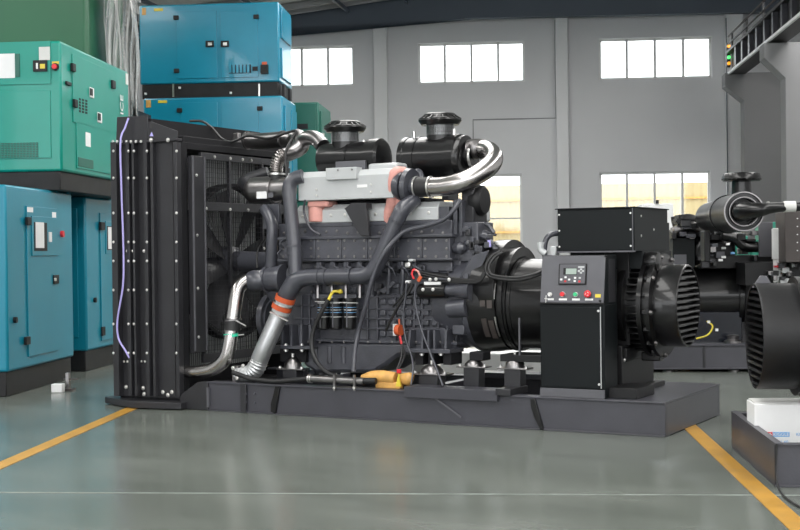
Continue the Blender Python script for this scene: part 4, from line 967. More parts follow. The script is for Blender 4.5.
face('controller', 'satin_black', U(205), U(442), V_(312), V_(125), .006, .014, bev=.004)
face('controller_face', 'panel_grey', U(215), U(434), V_(303), V_(133), .02, .002)
face('display_bezel', 'satin_black', U(246), U(364), V_(225), V_(165), .022, .001)
face('screen', 'lcd', U(268), U(360), V_(221), V_(170), .023, .001)
face('keypad_label', 'aluminium', U(372), U(425), V_(165), V_(150), .022, .001)
for (a, c, m_) in ((232, 268, 'white'), (268, 248, 'white'), (300, 268, 'white'), (267, 284, 'red'), (350, 254, 'white'), (348, 282, 'white'), (390, 254, 'aluminium'), (388, 285, 'red'), (398, 178, 'aluminium'), (380, 193, 'aluminium'), (415, 193, 'aluminium'), (398, 208, 'aluminium')):
    face('key', m_, U(a - 9), U(a + 9), V_(c + 8), V_(c - 8), .022, .003)
for (a, r_, m_, cc) in ((135, .014, 'bolt_steel', 400), (245, .017, 'red', 398), (357, .015, 'green_led', 400)):
    o0 = fo + fn * .006 + fx * (U(a) / 62 * .51) + fy * (V_(cc) / 49 * .358)
    MB().cyl(o0, o0 + fn * .008, r_ * 1.2).build('button_ring', 'bolt_steel', CC); MB().cyl(o0 + fn * .008, o0 + fn * .022, r_).build('push_button', m_, CC)
o0 = fo + fn * .006 + fx * (U(466) / 62 * .51) + fy * (V_(397) / 49 * .358)
MB().cyl(o0, o0 + fn * .02, .016).build('button_ring', 'satin_black', CC); MB().lathe(o0 + fn * .02, fn, [(0, .026), (.012, .027), (.018, .02)], 20).build('emergency_stop_button', 'red', CC)
for q in range(3):
    a = q * 2 * PI / 3 + .5; pq = o0 + fn * .0385 + fx * math.cos(a) * .012 + fy * math.sin(a) * .012; MB().beam(pq, pq + (fx * math.cos(a + 1.8) + fy * math.sin(a + 1.8)) * .012, .003, .001, fn).build('arrow_mark', 'white', CC)
face('warning_label', 'yellow', U(520), U(568), V_(424), V_(394), .006, .002)
for (a, c) in ((115, 168), (212, 282), (326, 392), (436, 505)): face('button_label', 'white', U(a), U(c), V_(451), V_(433), .006, .002)
o1 = fo + fn * .03 + fx * (U(110) / 62 * .51) + fy * (V_(440) / 49 * .358); MB().beam(o1 + fy * .025, o1 - fy * .03, .005, .003, fn).build('key', 'bolt_steel', CC); MB().beam(o1 - fx * .012, o1 + fx * .012, .005, .003, fn).build('key', 'bolt_steel', CC)
for (a, c) in ((598, 62), (565, 455)):
    o1 = fo + fn * .006 + fx * (U(a) / 62 * .51) + fy * (V_(c) / 49 * .358); MB().cyl(o1, o1 + fn * .01, .010, seg=12).build('panel_screw', 'gloss_black', CC)
MB().box((cx1, .12, .96), (cx1 + .003, .26, 1.28)).build('side_cover', 'radiator_paint', CC)
MB().box((cx0 + .05, .29, .4), (cx1 - .02, .37, 1.2)).build('cabinet_bracket', 'satin_black', CC, bevel=.004)

# ---- gear case / right top of engine
GC = MB().pbox(461, 188, 474, 224, .50, .26).build('gear_case', 'radiator_paint', GS, bevel=.02)
g0 = P(472, 201, .62); MB().lathe(g0, (1, 0, 0), [(0, .10), (.02, .125), (.06, .13), (.10, .125), (.12, .105), (.125, .02)], 32).build('round_cover', 'satin_black', GC)
MB().pbox(473, 195, 477, 207, .56, .12).build('cover_neck', 'radiator_paint', GC, bevel=.01)
MB().pbox(458, 222, 478, 262, .46, .3).build('timing_case', 'engine_paint', GC, bevel=.01)
for (px, py, r_) in ((459, 248, .05), (468, 243, .045), (473, 233, .04), (482, 236, .05), (487, 245, .05), (466, 228, .03), (493, 249, .035), (478, 250, .05)):
    q = P(px, py, .42 + (px - 455) * .006); MB().lathe(q, (1, -.4, 0), [(-.04, r_ * .6), (-.03, r_), (.03, r_), (.045, r_ * .7), (.07, r_ * .4)], 16).build('sensor_housing', 'engine_paint', GC)
for k in range(14):
    px = 457 + rnd.random() * 30; py = 226 + rnd.random() * 26 + max(0, (px - 475) * .7)
    MB().pbox(px, py, px + 3 + rnd.random() * 4, py + 3 + rnd.random() * 6, .43, .12).build('fitting', rnd.choice(['engine_paint', 'radiator_paint', 'pipe_paint']), GC, bevel=.006)
MB().tube([P(479, 226, .6), P(484, 224, .6), P(489, 226, .6), P(494, 233, .6)], .018, 8, 6).build('fuel_line', 'pipe_paint', GC)
MB().tube([P(483, 230, .6), P(490, 233, .6), P(496, 235, .6)], .012, 8, 5).build('fuel_line', 'pipe_paint', GC)
MB().tube([P(478, 236, .52), P(486, 238, .5), P(492, 246, .5), P(499, 251, .5)], .02, 8, 6).build('fuel_line', 'pipe_paint', GC)
MB().tube([P(489, 240, .45), P(489.5, 247, .45)], .014, 8, 2).build('connector', 'purple', GC)
b = MB(); b.prism([P(474, 255, .36), P(489, 250, .36), P(475, 281, .36), P(457, 281, .36)], (0, .02, 0)); b.build('support_plate', 'engine_paint', GS, bevel=.004)
b = MB(); b.lathe((-1.70, YC, 1.02), (1, 0, 0), [(0, .30), (0, .40), (.10, .42), (.22, .42), (.22, .36), (.3, .36)], 40); b.build('rear_cover', 'gloss_black', GS)
# starter motor
s0_, s1_ = P(419, 291, .30), P(447, 290.5, .30)
SM = MB().lathe(s0_, s1_ - s0_, [(0, .02), (.004, .05), (.02, .062), ((s1_ - s0_).length, .062)], 28).build('starter_motor', 'gloss_black', GS)
MB().lathe(s1_, (1, 0, 0), [(0, .045), (.06, .045), (.08, .055), (.2, .07), (.22, .085)], 24).build('starter_nose', 'engine_paint', SM)
MB().pbox(424, 281.8, 440.5, 286.7, .262, .012).build('label', 'white', SM)
MB().tube([P(422, 275, .33), P(447, 276.5, .33)], .028, 14, 2).build('solenoid', 'gloss_black', SM)
for (px, py) in ((423, 289.5), (433, 289.5), (436, 279), (430, 279.5), (449, 279.5)): bolt(P(px, py, .24), (0, -1, 0), .010, SM)
MB().pbox(404, 262, 410, 268, .3, .06).build('pressure_sensor', 'bolt_steel', GS, bevel=.012); MB().pbox(408, 259, 413, 261.5, .3, .05).build('connector', 'aluminium', GS, bevel=.004)
MB().pbox(405, 280.5, 409, 283.5, .28, .04).build('connector', 'white', GS, bevel=.006)
b = MB(); b.tube([P(418.5, 272, .28), P(414, 269.5, .27), P(412, 274, .26), P(414, 279, .26)], .008, 8, 6); b.build('wire', 'red', GS)
MB().tube([P(414, 270, .272), P(417.5, 271, .27), P(420, 276, .26)], .008, 8, 6).build('wire', 'pink_rubber', GS)
MB().beam(P(418.3, 281.5, .26), P(421, 276.5, .26), .022, .03).build('connector', 'orange', GS, bevel=.005)
# orange tagged sensor hanging from red cord
MB().lathe(P(397, 330, .30), Vector((1, -.2, 0)), [(0, .02), (0, .045), (.045, .045), (.045, .03)], 16).build('sensor_body', 'orange', GS)
MB().pbox(392.5, 324, 397, 336, .31, .03).build('sensor_bracket', 'white', GS, bevel=.006)
MB().tube([P(399, 319, .28), P(399.5, 325, .27)], .007, 6, 3).build('wire', 'orange', GS)
MB().tube([P(400, 336, .27), P(401.5, 344, .26)], .010, 6, 3).build('wire', 'red', GS)
MB().tube([P(401.5, 344, .26), P(404.5, 354, .22), P(402, 362, .18), P(397.5, 370, .12)], .008, 6, 6).build('wire', 'rubber', GS)
MB().tube([P(402.5, 344, .26), P(401, 358, .2), P(396.5, 370, .12)], .007, 6, 6).build('wire', 'rubber', GS)
# hoses and looms
def hose(pts, r, m='rubber', name='cable'): return MB().tube([P(*q) for q in pts], r, 10, 8).build(name, m, GS)
hose([(460, 200, .4), (455, 208, .34), (444, 219, .3), (425, 226, .27), (404, 232, .25), (389, 247, .2), (378, 264, .17), (370, 287, .16), (366, 305, .17), (359, 330, .2), (355, 350, .16), (353.5, 372, .1)], .020, 'pipe_paint', 'hose')
hose([(340, 291.5, .28), (333, 292, .25), (328.5, 300, .2)], .013, 'yellow', 'yellow_hose_end')
MB().sphere(P(340.5, 291.5, .27), .022, 12).build('banjo_fitting', 'yellow', GS)
hose([(328.5, 300, .2), (320, 315, .18), (313, 332, .18), (312, 348, .16), (317, 362, .12), (328, 373, .08), (345, 379, .05)], .019, 'rubber', 'hose')
hose([(407, 282, .25), (405, 300, .25), (403, 318, .25), (406, 340, .22), (411.5, 356, .18), (413, 370, .14), (411, 385, .05)], .008, 'pipe_paint')
hose([(416, 283, .25), (415, 300, .25), (420, 325, .24), (429, 350, .2), (437, 370, .12), (443, 386, .03)], .009, 'pipe_paint')
hose([(413, 284, .26), (409, 292, .26), (400, 303, .26), (392, 318, .27), (386, 330, .3)], .012, 'rubber')
hose([(410, 284, .26), (402, 296, .26), (393, 307, .27)], .008, 'rubber')
for (y0, y1, y2) in ((272, 276, 280), (277, 281, 283), (274, 278.5, 281.5)):
    hose([(421, y0, .3), (440, y1, .28), (462, y2 - .5, .26), (478, y2 - 1, .24), (484.5, y2 - 8, .24), (487, 265, .26), (491, 257, .3), (500, 251, .4)], .011, 'rubber')
hose([(500, 252, .35), (492, 256, .28), (486, 266, .24), (488, 275, .22), (500, 279, .2), (518, 280, .2), (532, 277, .2), (546, 272, .24)], .013, 'rubber')
hose([(502, 253, .34), (495, 257, .28), (489, 266, .23), (491, 274, .21), (503, 277, .2), (520, 277.5, .2), (535, 274, .2), (546, 269, .24)], .012, 'rubber')
hose([(425, 282, .27), (440, 279, .27), (455, 281, .27)], .008, 'pipe_paint')
hose([(268, 236, .5), (258, 250, .5), (257, 268, .45)], .010, 'rubber')
hose([(305, 200, .33), (304, 212, .36), (310, 228, .34), (320, 235, .34)], .010, 'pipe_paint')
for (a, c) in ((283, 248), (281, 258)): MB().tube([P(a, c - 8, .36), P(a - 3, c - 4, .33), P(a, c, .36)], .010, 8, 6).build('fuel_line', 'pipe_paint', GS)
# drain hose lying on the skid
dh = MB().tube([P(233, 372.5, .04), P(243, 376, .04), P(255, 379.5, .04), P(275, 381.5, .03), (P(295, 380, .03)), P(310, 378.5, .03)], .021, 12, 8).build('drain_hose', 'rubber', GS)
MB().tube([P(309, 378.5, .03), P(364, 381.5, .03)], .031, 16, 2).build('drain_tube', 'dark_steel', GS)
MB().tube([P(362, 381, .03), P(376, 381, .04)], .026, 14, 2).build('hose_end', 'rubber', GS)
for px in (309.5, 311.5): clamp(P(px, 378.6, .03), (1, 0, 0), .032, dh, .010, 'bolt_steel')
for px in (334, 354): MB().pbox(px - 1, 375, px + 1, 391, -.012, .012).build('hose_clip', 'dark_steel', GS); bolt(P(px, 388, -.012), (0, -1, 0), .008, GS)
# clutter bolts and small pipes that fill the block face
for k in range(46):
    px = 300 + rnd.random() * 150; py = rnd.choice([264, 268, 271, 283, 287, 290]) + rnd.random() * 3
    if rnd.random() < .6: MB().pbox(px, py, px + 2 + rnd.random() * 5, py + 2 + rnd.random() * 4, .385, .06).build('fitting', rnd.choice(['engine_paint', 'pipe_paint', 'radiator_paint']), GS, bevel=.004)
    else: bolt(P(px, py, .40), (0, -1, 0), .008, GS, 'dark_steel')
MB().pbox(296, 272, 456, 296, .43, .3).build('upper_rail', 'engine_paint', GS, bevel=.01)
for px in (372, 388, 402): MB().tube([P(px, 262, .37), P(px + 1, 275, .36), P(px, 294, .38)], .018, 10, 4).build('oil_line', 'pipe_paint', GS)
b = MB(); b.prism([P(379, 291, .36), P(393, 281, .36), P(395, 283, .36), P(384, 294, .36)], (0, .03, 0)); b.build('bracket', 'pipe_paint', GS, bevel=.003)

# ---- orange power tool lying on the skid
T0 = P(388, 384, .10)
TL = thing('power_tool', (T0.x, .12, .252), 'orange hand power tool lying on the skid rail under the engine', 'power tool')
MB().tube([P(363, 379, .14), P(372, 377, .14), P(383, 377, .14), P(396, 378.5, .14)], [.036, .05, .055, .05], 20, 6).build('body', 'tool_orange', TL)
MB().tube([P(400, 379, .14), P(409, 379, .15), P(413, 380, .16)], [.042, .055, .04], 18, 5).build('motor_housing', 'tool_orange', TL)
MB().pbox(375, 382, 400, 389, .10, .07).build('handle', 'tool_orange', TL, bevel=.012)
b = MB(); b.prism([P(395.5, 386.5, .07), P(400.5, 386.5, .07), P(398.5, 373, .07)], (0, .015, 0)); b.build('yellow_tag', 'yellow', TL)
MB().pbox(396.5, 369.5, 400.5, 373.5, .07, .02).build('red_tip', 'red', TL, bevel=.004)

# ---- cartons on the floor behind the set
ca = tag(MB().box((P(440, 380, 2.2).x, 2.2, 0.001), (P(546, 380, 2.2).x, 2.7, P(480, 353, 2.2).z)).build('carton', 'white', bevel=.01), 'large white carton on the floor seen through the gap under the alternator', 'carton')
cb = thing('foam_sheet', (P(400, 380, 1.75).x, 1.75, 0), 'pale grey foam sheet leaning behind the engine sump', 'foam sheet')
b = MB(); b.prism([P(377, 374, 1.75), P(392, 356, 1.75), P(410, 354, 1.75), P(424, 358, 1.75), Vector((P(424, 392, 1.75).x, 1.75, 0.001)), Vector((P(377, 392, 1.75).x, 1.75, 0.001))], (0, .06, 0)); b.build('sheet', 'offwhite', cb, bevel=.005)

# ================================================================== NEAR RIGHT SET (hall aligned)
u3, d3 = BF(775, 487); 
N3 = thing('generator_set', W(u3 + 1.5, d3 + .7, 0), 'nearest generator set at the right edge with slotted fan drum and white carton', 'generator set')
hz = .245; ue = u3; wd = 1.5
b = MB()
def wprism(b, pts, ext): return b.prism([W(*p) for p in pts], ext)
b.wbox(ue, ue + 3.2, d3, d3 + .012, 0, hz).wbox(ue, ue + 3.2, d3 - .02, d3 + .05, hz - .008, hz).wbox(ue, ue + 3.2, d3 - .02, d3 + .08, 0, .012)
b.wbox(ue, ue + .012, d3, d3 + wd, 0, hz).wbox(ue, ue + .045, d3 - .02, d3 + wd, hz - .004, hz + .004)
b.wbox(ue, ue + 3.2, d3 + wd - .012, d3 + wd, 0, hz).wbox(ue, ue + 3.2, d3 + wd - .08, d3 + wd, hz - .012, hz)
b.build('skid_rail', 'skid_paint', N3, bevel=.002)
MB().wbox(ue + .09, ue + 3.2, d3 + .9, d3 + wd - .08, .10, .115).build('deck_plate', 'skid_paint', N3)
# carton standing inside the skid
dc = d3 + .74; uc, zt_ = BP(754.5, 404.5, dc)
ct = thing('carton', W(uc + .4, dc + .3, 0), 'white carton with blue and red printed mark standing in the near right skid', 'carton')
b = MB(); b.wbox(uc, uc + 1.2, dc, dc + .28, .002, zt_); b.build('box', 'white', ct, bevel=.004)
zq = BP(770, 401, dc)[1]
b = MB(); b.prism([W(uc + .01, dc + .05, zt_), W(uc + 1.19, dc + .05, zt_), W(uc + 1.19, dc + .27, zt_ + .004), W(uc + .01, dc + .27, zt_ + .004)], Zv * .006); b.build('flap', 'offwhite', ct)
def cf(px0, py0, px1, py1, m, name, off=.002):
    a, z1_ = BP(px0, py0, dc); c, z0_ = BP(px1, py1, dc); a = BP(px0, (py0 + py1) / 2, dc)[0]; c = BP(px1, (py0 + py1) / 2, dc)[0]
    return MB().wbox(a, c, dc - off, dc - .0005, z0_, z1_).build(name, m, ct)
cf(767.5, 432, 772.5, 436.5, 'red', 'red_mark'); cf(772.8, 432, 789.5, 436.8, 'label_blue', 'blue_label')
cf(768.5, 433.9, 771.5, 434.7, 'white', 'cross_mark', .003); cf(769.6, 432.8, 770.4, 435.8, 'white', 'cross_mark', .003)
a, z = BP(781, 434.4, dc); text('KIGGLE', W(a, dc - .0035, z), BX, Zv, .028, 'white', ct)
a, z = BP(798, 434.4, dc); text('KI', W(a, dc - .0025, z), BX, Zv, .026, 'label_blue', ct)
a, z = BP(783, 442, dc); text('AL 60', W(a, dc - .0025, z), BX, Zv, .026, 'label_blue', ct)
# drum
D0 = d3 + .78
ua, zc_ = BP(748, 335.5, D0); R3 = .345
za = BP(780, 283, D0)[1]; zb = BP(780, 389, D0)[1]; zc_ = (za + zb) / 2; R3 = (za - zb) / 2
ax = BX
o = W(BP(754, 336, D0)[0], D0, zc_)
DRm = MB().lathe(o, ax, [(0.07, .05), (0.07, R3 * .94), (0.0, R3 * .95), (0.0, R3 * .985), (.012, R3), (.24, R3), (.24, R3 * 1.12), (.30, R3 * 1.12), (.30, R3 * 1.0), (.36, R3 * 1.0), (.36, R3 * 1.15), (.42, R3 * 1.15), (.42, R3 * 1.05), (1.5, R3 * 1.08)], 64).build('fan_drum', 'satin_black', N3)
uv = frame_of(ax)
for k in range(15):
    z = -R3 * .86 + k * R3 * 1.72 / 14; hw = math.sqrt(max(.004, (R3 * .945) ** 2 - (z - .005) ** 2)); e_ = BY * hw
    q = [o + ax * .066 - e_ + Zv * z, o + ax * .066 + e_ + Zv * z, o + ax * .004 + e_ + Zv * (z - .018), o + ax * .004 - e_ + Zv * (z - .018)]
    MB().quadbox(q + [q[0] + Zv * .007, q[1] + Zv * .007, q[2] + Zv * .016, q[3] + Zv * .016]).build('louvre', 'gloss_black', DRm, smooth=False)
for k in range(20):
    a = 2 * PI * k / 20; rd = uv[0] * math.cos(a) + uv[1] * math.sin(a); p = o + ax * .30 + rd * R3 * 1.06
    MB().beam(p - ax * .03, p + ax * .07, .035, .04, rd).build('flange_lug', 'gloss_black', DRm, bevel=.006)
a, z = BP(762, 283, D0); b = MB(); b.prism([W(a - .06, D0, z - .03), W(a + .07, D0, z - .03), W(a + .03, D0, z + .045), W(a - .01, D0, z + .045)], BY * .02); b.build('lifting_lug', 'panel_grey', DRm, bevel=.004)
MB().wbox(ue + 1.5, ue + 1.7, d3 + .25, d3 + 1.3, hz, zc_ - R3 * .8).build('alternator_foot', 'satin_black', N3, bevel=.01)
MB().wbox(ue + .7, ue + 2.2, d3 + .3, d3 + 1.2, zc_ - R3 * 1.2, zc_ - R3 * .85).build('alternator_foot', 'satin_black', N3, bevel=.01)
tc_ = thing('cable', W(u3 + .05, d3, 0), 'thin black cable on the floor by the near right skid corner', 'cable')
pts = [(777, 459), (776, 476), (779, 489), (786, 498), (800, 507), (815, 512)]
P3 = [W(BP(777, 459, d3 - .02)[0], d3 - .02, hz + .004), W(BP(776, 475, d3 - .03)[0], d3 - .03, .09)] + [PF(*p, .007) for p in pts[2:]]
MB().tube(P3, .006, 8, 6).build('cord', 'rubber', tc_)

# ================================================================== SECOND SET behind right
d2 = 14.4
q0 = BF(700, 372)
d2 = q0[1]
ul_, _ = BP(628, 360, d2)
N2 = thing('generator_set', W(ul_ + 2.4, d2 + .7, 0), 'black generator set standing behind the large one, big round air filter on top', 'generator set')
def zz(py, px=700, d=None): return BP(px, py, d or d2)[1]
def bb(name, m, px0, py0, px1, py1, d, dd, parent, bevel=.006):
    a = BP(px0, (py0 + py1) / 2, d)[0]; c = BP(px1, (py0 + py1) / 2, d)[0]; z1_ = BP((px0 + px1) / 2, py0, d)[1]; z0_ = BP((px0 + px1) / 2, py1, d)[1]
    return MB().wbox(a, c, d, d + dd, z0_, z1_).build(name, m, parent, bevel=bevel)
zs_ = zz(345)
b = MB(); b.wbox(ul_, ul_ + 4.6, d2, d2 + .02, .03, zs_).wbox(ul_, ul_ + 4.6, d2 - .02, d2 + .12, zs_ - .01, zs_ + .01).wbox(ul_, ul_ + 4.6, d2 - .02, d2 + .12, .03, .045)
b.wbox(ul_, ul_ + 4.6, d2 + 1.4, d2 + 1.42, .03, zs_).wbox(ul_, ul_ + .02, d2, d2 + 1.42, .03, zs_).wbox(ul_, ul_ + 4.6, d2, d2 + 1.42, zs_ - .02, zs_); b.build('skid_rail', 'skid_paint', N2, bevel=.003)
for px in (669, 735): 
    u_ = BP(px, 372, d2)[0]; MB().lathe(W(u_, d2 + .1, 0), Zv, [(0, .06), (.012, .06), (.03, .035), (.04, .03)], 16).build('levelling_foot', 'dark_steel', N2)
bb('joint_plate', 'radiator_paint', 703, 346, 705.5, 369, d2 - .01, .02, N2)
dA = d2 + .7
u0_ = BP(655, 300, dA - .35)[0]; u1_ = BP(740, 300, dA - .35)[0]; zt_ = BP(700, 267, dA)[1]; zb_ = BP(700, 326, dA)[1]
b = MB(); b.lathe(W(u0_, dA, (zt_ + zb_) / 2), BX, [(0, (zt_ - zb_) / 2), (u1_ - u0_, (zt_ - zb_) / 2), (u1_ - u0_, (zt_ - zb_) / 2 * 1.12), (u1_ - u0_ + .05, (zt_ - zb_) / 2 * 1.12), (u1_ - u0_ + .35, (zt_ - zb_) / 2)], 48); al2 = b.build('alternator', 'gloss_black', N2)
mat('navy_gloss', (.004, .006, .013), .25, 0, .2, 5, coat=.5)
bb('cradle', 'navy_gloss', 686, 312, 742, 345, dA - .3, .5, N2)
bb('cradle', 'radiator_paint', 742, 322, 800, 345, dA - .3, .5, N2)
bb('engine_block', 'satin_black', 746, 262, 850, 330, dA - .4, .8, N2)
bb('engine_block', 'satin_black', 700, 255, 830, 268, dA - .3, .7, N2)
mm = W(BP(733, 333, d2 + .2)[0], d2 + .2, zz(345)); MB().lathe(mm, Zv, [(0, .10), (.03, .10), (.05, .06), (.09, .07), (.10, .03)], 20).build('rubber_mount', 'dark_steel', N2)
MB().tube([W(BP(697, 339, d2)[0], d2 + .05, zz(339)), W(BP(708, 334, d2)[0], d2 + .02, zz(335)), W(BP(714, 326, d2)[0], d2 + .1, zz(327)), W(BP(709, 322, d2)[0], d2 + .15, zz(322))], .009, 8, 6).build('wire', 'yellow', N2)
for (px, py) in ((709, 322), (717, 330)): bb('connector', 'white', px - 1.3, py - 1.3, px + 1.3, py + 1.3, d2 + .03, .03, N2, 0)
# terminal box with plate
tb2 = bb('terminal_box', 'cabinet_black', 673, 238, 695, 268, d2 + .35, .6, N2); bb('data_plate', 'panel_grey', 674, 254.5, 686.5, 265.5, d2 + .34, .01, N2, 0)
# clutter on top
rn = random.Random(11)
CL = bb('intake_manifold', 'satin_black', 672, 229, 715, 239, d2 + .5, .7, N2, .03)
bb('intake_manifold', 'satin_black', 695, 240, 736, 262, d2 + .5, .6, N2, .04)
def tub2(pts, r, m, name): return MB().tube([W(*(lambda q, d: (q[0], d, q[1]))(BP(a, c, e), e)) for a, c, e in pts], r, 16, 8).build(name, m, N2)
tub2([(702, 262, d2 + .5), (697, 252, d2 + .5), (703, 243, d2 + .5), (716, 240, d2 + .6)], .09, 'gloss_black', 'air_duct')
tub2([(672, 222, d2 + .9), (688, 219, d2 + .9), (698, 222, d2 + .9)], .06, 'satin_black', 'air_duct')
tub2([(672, 232, d2 + .4), (690, 226, d2 + .4), (704, 230, d2 + .4)], .05, 'dark_steel', 'air_duct')
tub2([(722, 235, d2 + .3), (735, 238, d2 + .3), (745, 246, d2 + .3), (762, 247, d2 + .3)], .06, 'gloss_black', 'air_duct')
for k in range(46):
    px = 672 + rn.random() * 85; py = 222 + rn.random() * 44 if px > 696 else 214 + rn.random() * 22
    bb('fitting', rn.choice(['radiator_paint', 'satin_black', 'gloss_black', 'dark_steel', 'satin_black', 'engine_paint']), px, py, px + 2 + rn.random() * 8, py + 1.5 + rn.random() * 5, d2 + .2 + rn.random() * .25, .35, N2, .004)
for (px, py, m_) in ((722, 247, 'aluminium'), (726, 243, 'bolt_steel'), (719, 259, 'white'), (704, 252, 'aluminium'), (731, 252, 'label_blue'), (722, 256, 'white')):
    bb('connector', m_, px, py, px + 4, py + 2.2, d2 + .12, .05, N2, .003)
# big transverse filter
dfn = 12.9; rf_ = BP(765, 212, dfn)[0] - BP(744.5, 212, dfn)[0]; uf, zf = BP(744, 211.5, dfn)
fl = MB().lathe(W(uf, dfn, zf), BY, [(.06, .02), (.05, rf_ * .62), (.0, rf_ * .66), (.0, rf_ * .75), (.02, rf_ * .78), (.02, rf_ * .9), (0, rf_ * .93), (0, rf_), (.10, rf_ * 1.02), (.12, rf_ * .97), (.9, rf_ * .97), (.9, rf_ * 1.03), (.95, rf_ * 1.03), (1.4, rf_ * .9), (2.2, rf_ * .85)], 48).build('air_filter', 'gloss_black', N2)
MB().lathe(W(uf, dfn, zf), BY, [(-.012, rf_ * .93), (-.012, rf_ * .99), (.0, rf_ * .99), (.0, rf_ * .93)], 48, cap=False).build('end_ring', 'dark_steel', fl)
MB().lathe(W(uf, dfn, zf), BY, [(-.012, rf_ * .70), (-.012, rf_ * .74), (.0, rf_ * .74), (.0, rf_ * .70)], 48, cap=False).build('end_ring', 'dark_steel', fl)
MB().tube([W(uf - .03, dfn + .03, zf), W(uf - .02, dfn - .12, zf), W(uf + .12, dfn - .22, zf + .01), W(uf + .3, dfn - .2, zf + .03), W(uf + .9, dfn - .15, zf + .04)], [.085, .085, .065, .045, .045], 20, 8).build('air_pipe', 'gloss_black', fl)
for a_, c_, m_ in ((.16, .18, 'bolt_steel'), (.31, .42, 'offwhite'), (.47, .7, 'white')):
    MB().lathe(W(uf + a_ + .02, dfn - .19, zf + .035), BX, [(0, .045), (0, .052), (c_ - a_, .052), (c_ - a_, .045)], 24, cap=False).build('pipe_band', m_, fl)
un, zn_ = BP(741.5, 190, dfn + .45); zt2 = BP(741.5, 172, dfn + .45)[1]; zb2 = BP(741.5, 181, dfn + .45)[1]; rr2 = (BP(761, 176, dfn + .45)[0] - BP(722, 176, dfn + .45)[0]) / 2
MB().lathe(W(un, dfn + .45, 0), Zv, [(zf + rf_ * .7, rr2 * .55), (zb2, rr2 * .5), (zb2, rr2 * .95), (zb2 + .02, rr2 * 1.02), ((zb2 + zt2) / 2, rr2), (zt2 - .01, rr2 * .85), (zt2, .02)], 40).build('rain_cap', 'gloss_black', fl)
for k in range(24):
    a = 2 * PI * k / 24; rd = Vector((math.cos(a), math.sin(a), 0)); c_ = W(un, dfn + .45, 0); MB().beam(c_ + rd * rr2 * 1.0 + Zv * (zb2 + .01), c_ + rd * rr2 * .9 + Zv * (zt2 - .02), .012, .01, rd).build('cap_rib', 'gloss_black', fl)
b = MB(); b.wbox(uf - .22, uf - .16, dfn + 1.1, dfn + 1.4, BP(740, 262, dfn + .6)[1], zf - rf_ * .85); b.build('filter_stand', 'satin_black', fl, bevel=.01)
# grey plates, white cylinder at the right
bb('radiator', 'brown_panel', 785, 241 - 30, 860, 262, d2 - .6, .5, N2); 
for k in range(5): bb('rivet', 'bolt_steel', 797, 218 + k * 8, 798, 219 + k * 8, d2 - .61, .01, N2, 0)
bb('skid_cover', 'satin_black', 745, 262, 860, 285, d2 - .2, .6, N2)
bb('heat_shield', 'panel_grey', 759, 222, 773, 257, d2 + .2, .05, N2)
wcy = W(BP(777.5, 245, d2 - .2)[0], d2 - .2, 0); za_, zb_ = BP(777, 229, d2 - .2)[1], BP(777, 259, d2 - .2)[1]
MB().lathe(wcy, Zv, [(zb_ - .25, .05), (zb_ - .005, .05), (zb_, .06), (za_, .06), (za_ + .01, .04)], 20).build('coolant_filter', 'white', N2)
bb('filter_label', 'label_blue', 779, 232, 782, 245, d2 - .265, .004, N2, 0)
bb('red_clip', 'red', 775, 265.5, 785, 267.5, d2 - .3, .1, N2, 0)
for k in range(16):
    px = 768 + rn.random() * 26; py = 262 + rn.random() * 18
    bb('fitting', rn.choice(['dark_steel', 'gloss_black', 'radiator_paint', 'aluminium']), px, py, px + 3 + rn.random() * 4, py + 2 + rn.random() * 4, d2 - .35, .15, N2, .004)

# green engine further back
dg = 17.5
N4 = thing('green_engine', W(BP(755, 300, dg)[0], dg + .5, 0), 'green painted engine on a black base behind the round black air filter', 'engine')
def b4(name, m, *a, **k): return bb(name, m, *a, N4, **k)
b4('block', 'green_engine', 735, 240, 764, 290, dg, .6); b4('block', 'green_engine', 762, 222, 782, 240, dg + .1, .5); b4('cover', 'green_engine', 737, 236, 748, 262, dg - .05, .1); b4('cover', 'green_engine', 752, 243, 760, 262, dg - .05, .1)
b4('manifold', 'satin_black', 738, 262, 800, 300, dg, .6); 
u_a, u_b = BP(700, 300, dg)[0], BP(860, 300, dg)[0]
MB().wbox(u_a, u_b, dg - .2, dg + 1.0, 0, .25).build('base_frame', 'base_black', N4); MB().wbox(u_a + .1, u_b - .1, dg, dg + .8, .25, BP(740, 290, dg)[1]).build('block', 'radiator_paint', N4)
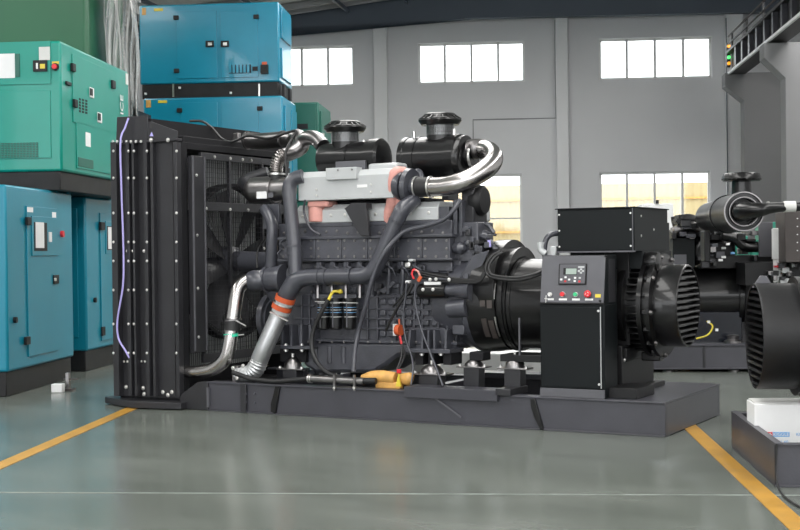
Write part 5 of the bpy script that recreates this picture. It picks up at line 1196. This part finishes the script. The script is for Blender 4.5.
# pale case behind the terminal box
dw = 18.5
u_a, z_a = BP(641, 204, dw); u_b = BP(673.5, 204, dw)[0]
wc = thing('switch_cabinet', W((u_a + u_b) / 2, dw + .3, 0), 'pale white cabinet top showing behind the black terminal box', 'cabinet')
MB().wbox(u_a, u_b, dw, dw + .6, .1, z_a).build('housing', 'white', wc, bevel=.01); MB().wbox(u_a + .02, u_b - .02, dw + .03, dw + .6, 0, .1).build('plinth', 'base_black', wc)
MB().wbox(u_a + .2, u_a + .24, dw - .02, dw + .02, z_a, z_a + .05).build('lifting_eye', 'base_black', wc)

# ================================================================== LIGHT
w_ = bpy.data.worlds.new('daylight'); bpy.context.scene.world = w_; w_.use_nodes = True
bg = w_.node_tree.nodes['Background']; bg.inputs['Color'].default_value = (.96, .98, 1.0, 1); bg.inputs['Strength'].default_value = 3.0
def area(u, d, z, su, sd, power, col=(1, .985, .96), name='roof_light'):
    l = bpy.data.lights.new(name, 'AREA'); l.shape = 'RECTANGLE'; l.size = su; l.size_y = sd; l.energy = power; l.color = col
    o = bpy.data.objects.new(name, l); o.location = W(u, d, z); o.rotation_euler = (0, 0, TH - PH); bpy.context.scene.collection.objects.link(o); return o
for d in (-8, 0, 8, 16, 24):
    for u in (-9, -1.5, 6): area(u, d, 6.95, 2.6, 6.5, 265)
sun = bpy.data.lights.new('sun', 'SUN'); sun.energy = .4; sun.angle = .02; so = bpy.data.objects.new('sun', sun)
so.rotation_euler = (BY * .75 - Zv * .65 + BX * .2).to_track_quat('-Z', 'Y').to_euler(); bpy.context.scene.collection.objects.link(so)

# ================================================================== CAMERA
cd = bpy.data.cameras.new('camera'); cd.sensor_width = 36; cd.lens = 36 * F / 800; cd.clip_end = 200
co = bpy.data.objects.new('camera', cd); bpy.context.scene.collection.objects.link(co)
fwd = (Fv * math.cos(PIT) - Zv * math.sin(PIT)); up = (Fv * math.sin(PIT) + Zv * math.cos(PIT)); rt = Rv.copy()
c, s = math.cos(ROLL), math.sin(ROLL)
# picture content leans counter-clockwise: the camera is rolled clockwise
rt2 = rt * c - up * s; up2 = rt * s + up * c
mt = Matrix((rt2, up2, -fwd)).transposed().to_4x4(); mt.translation = CAM; co.matrix_world = mt
sc = bpy.context.scene; sc.camera = co
sc.view_settings.view_transform = 'Standard'; sc.view_settings.look = 'None'; sc.view_settings.gamma = 1; sc.view_settings.exposure = .58
sc.view_settings.use_curve_mapping = False
for o in bpy.data.objects:
    if '_o' in o: del o['_o']
    if o.parent is None and o.type == 'MESH' and 'category' not in o and 'kind' not in o: o['kind'] = 'structure'
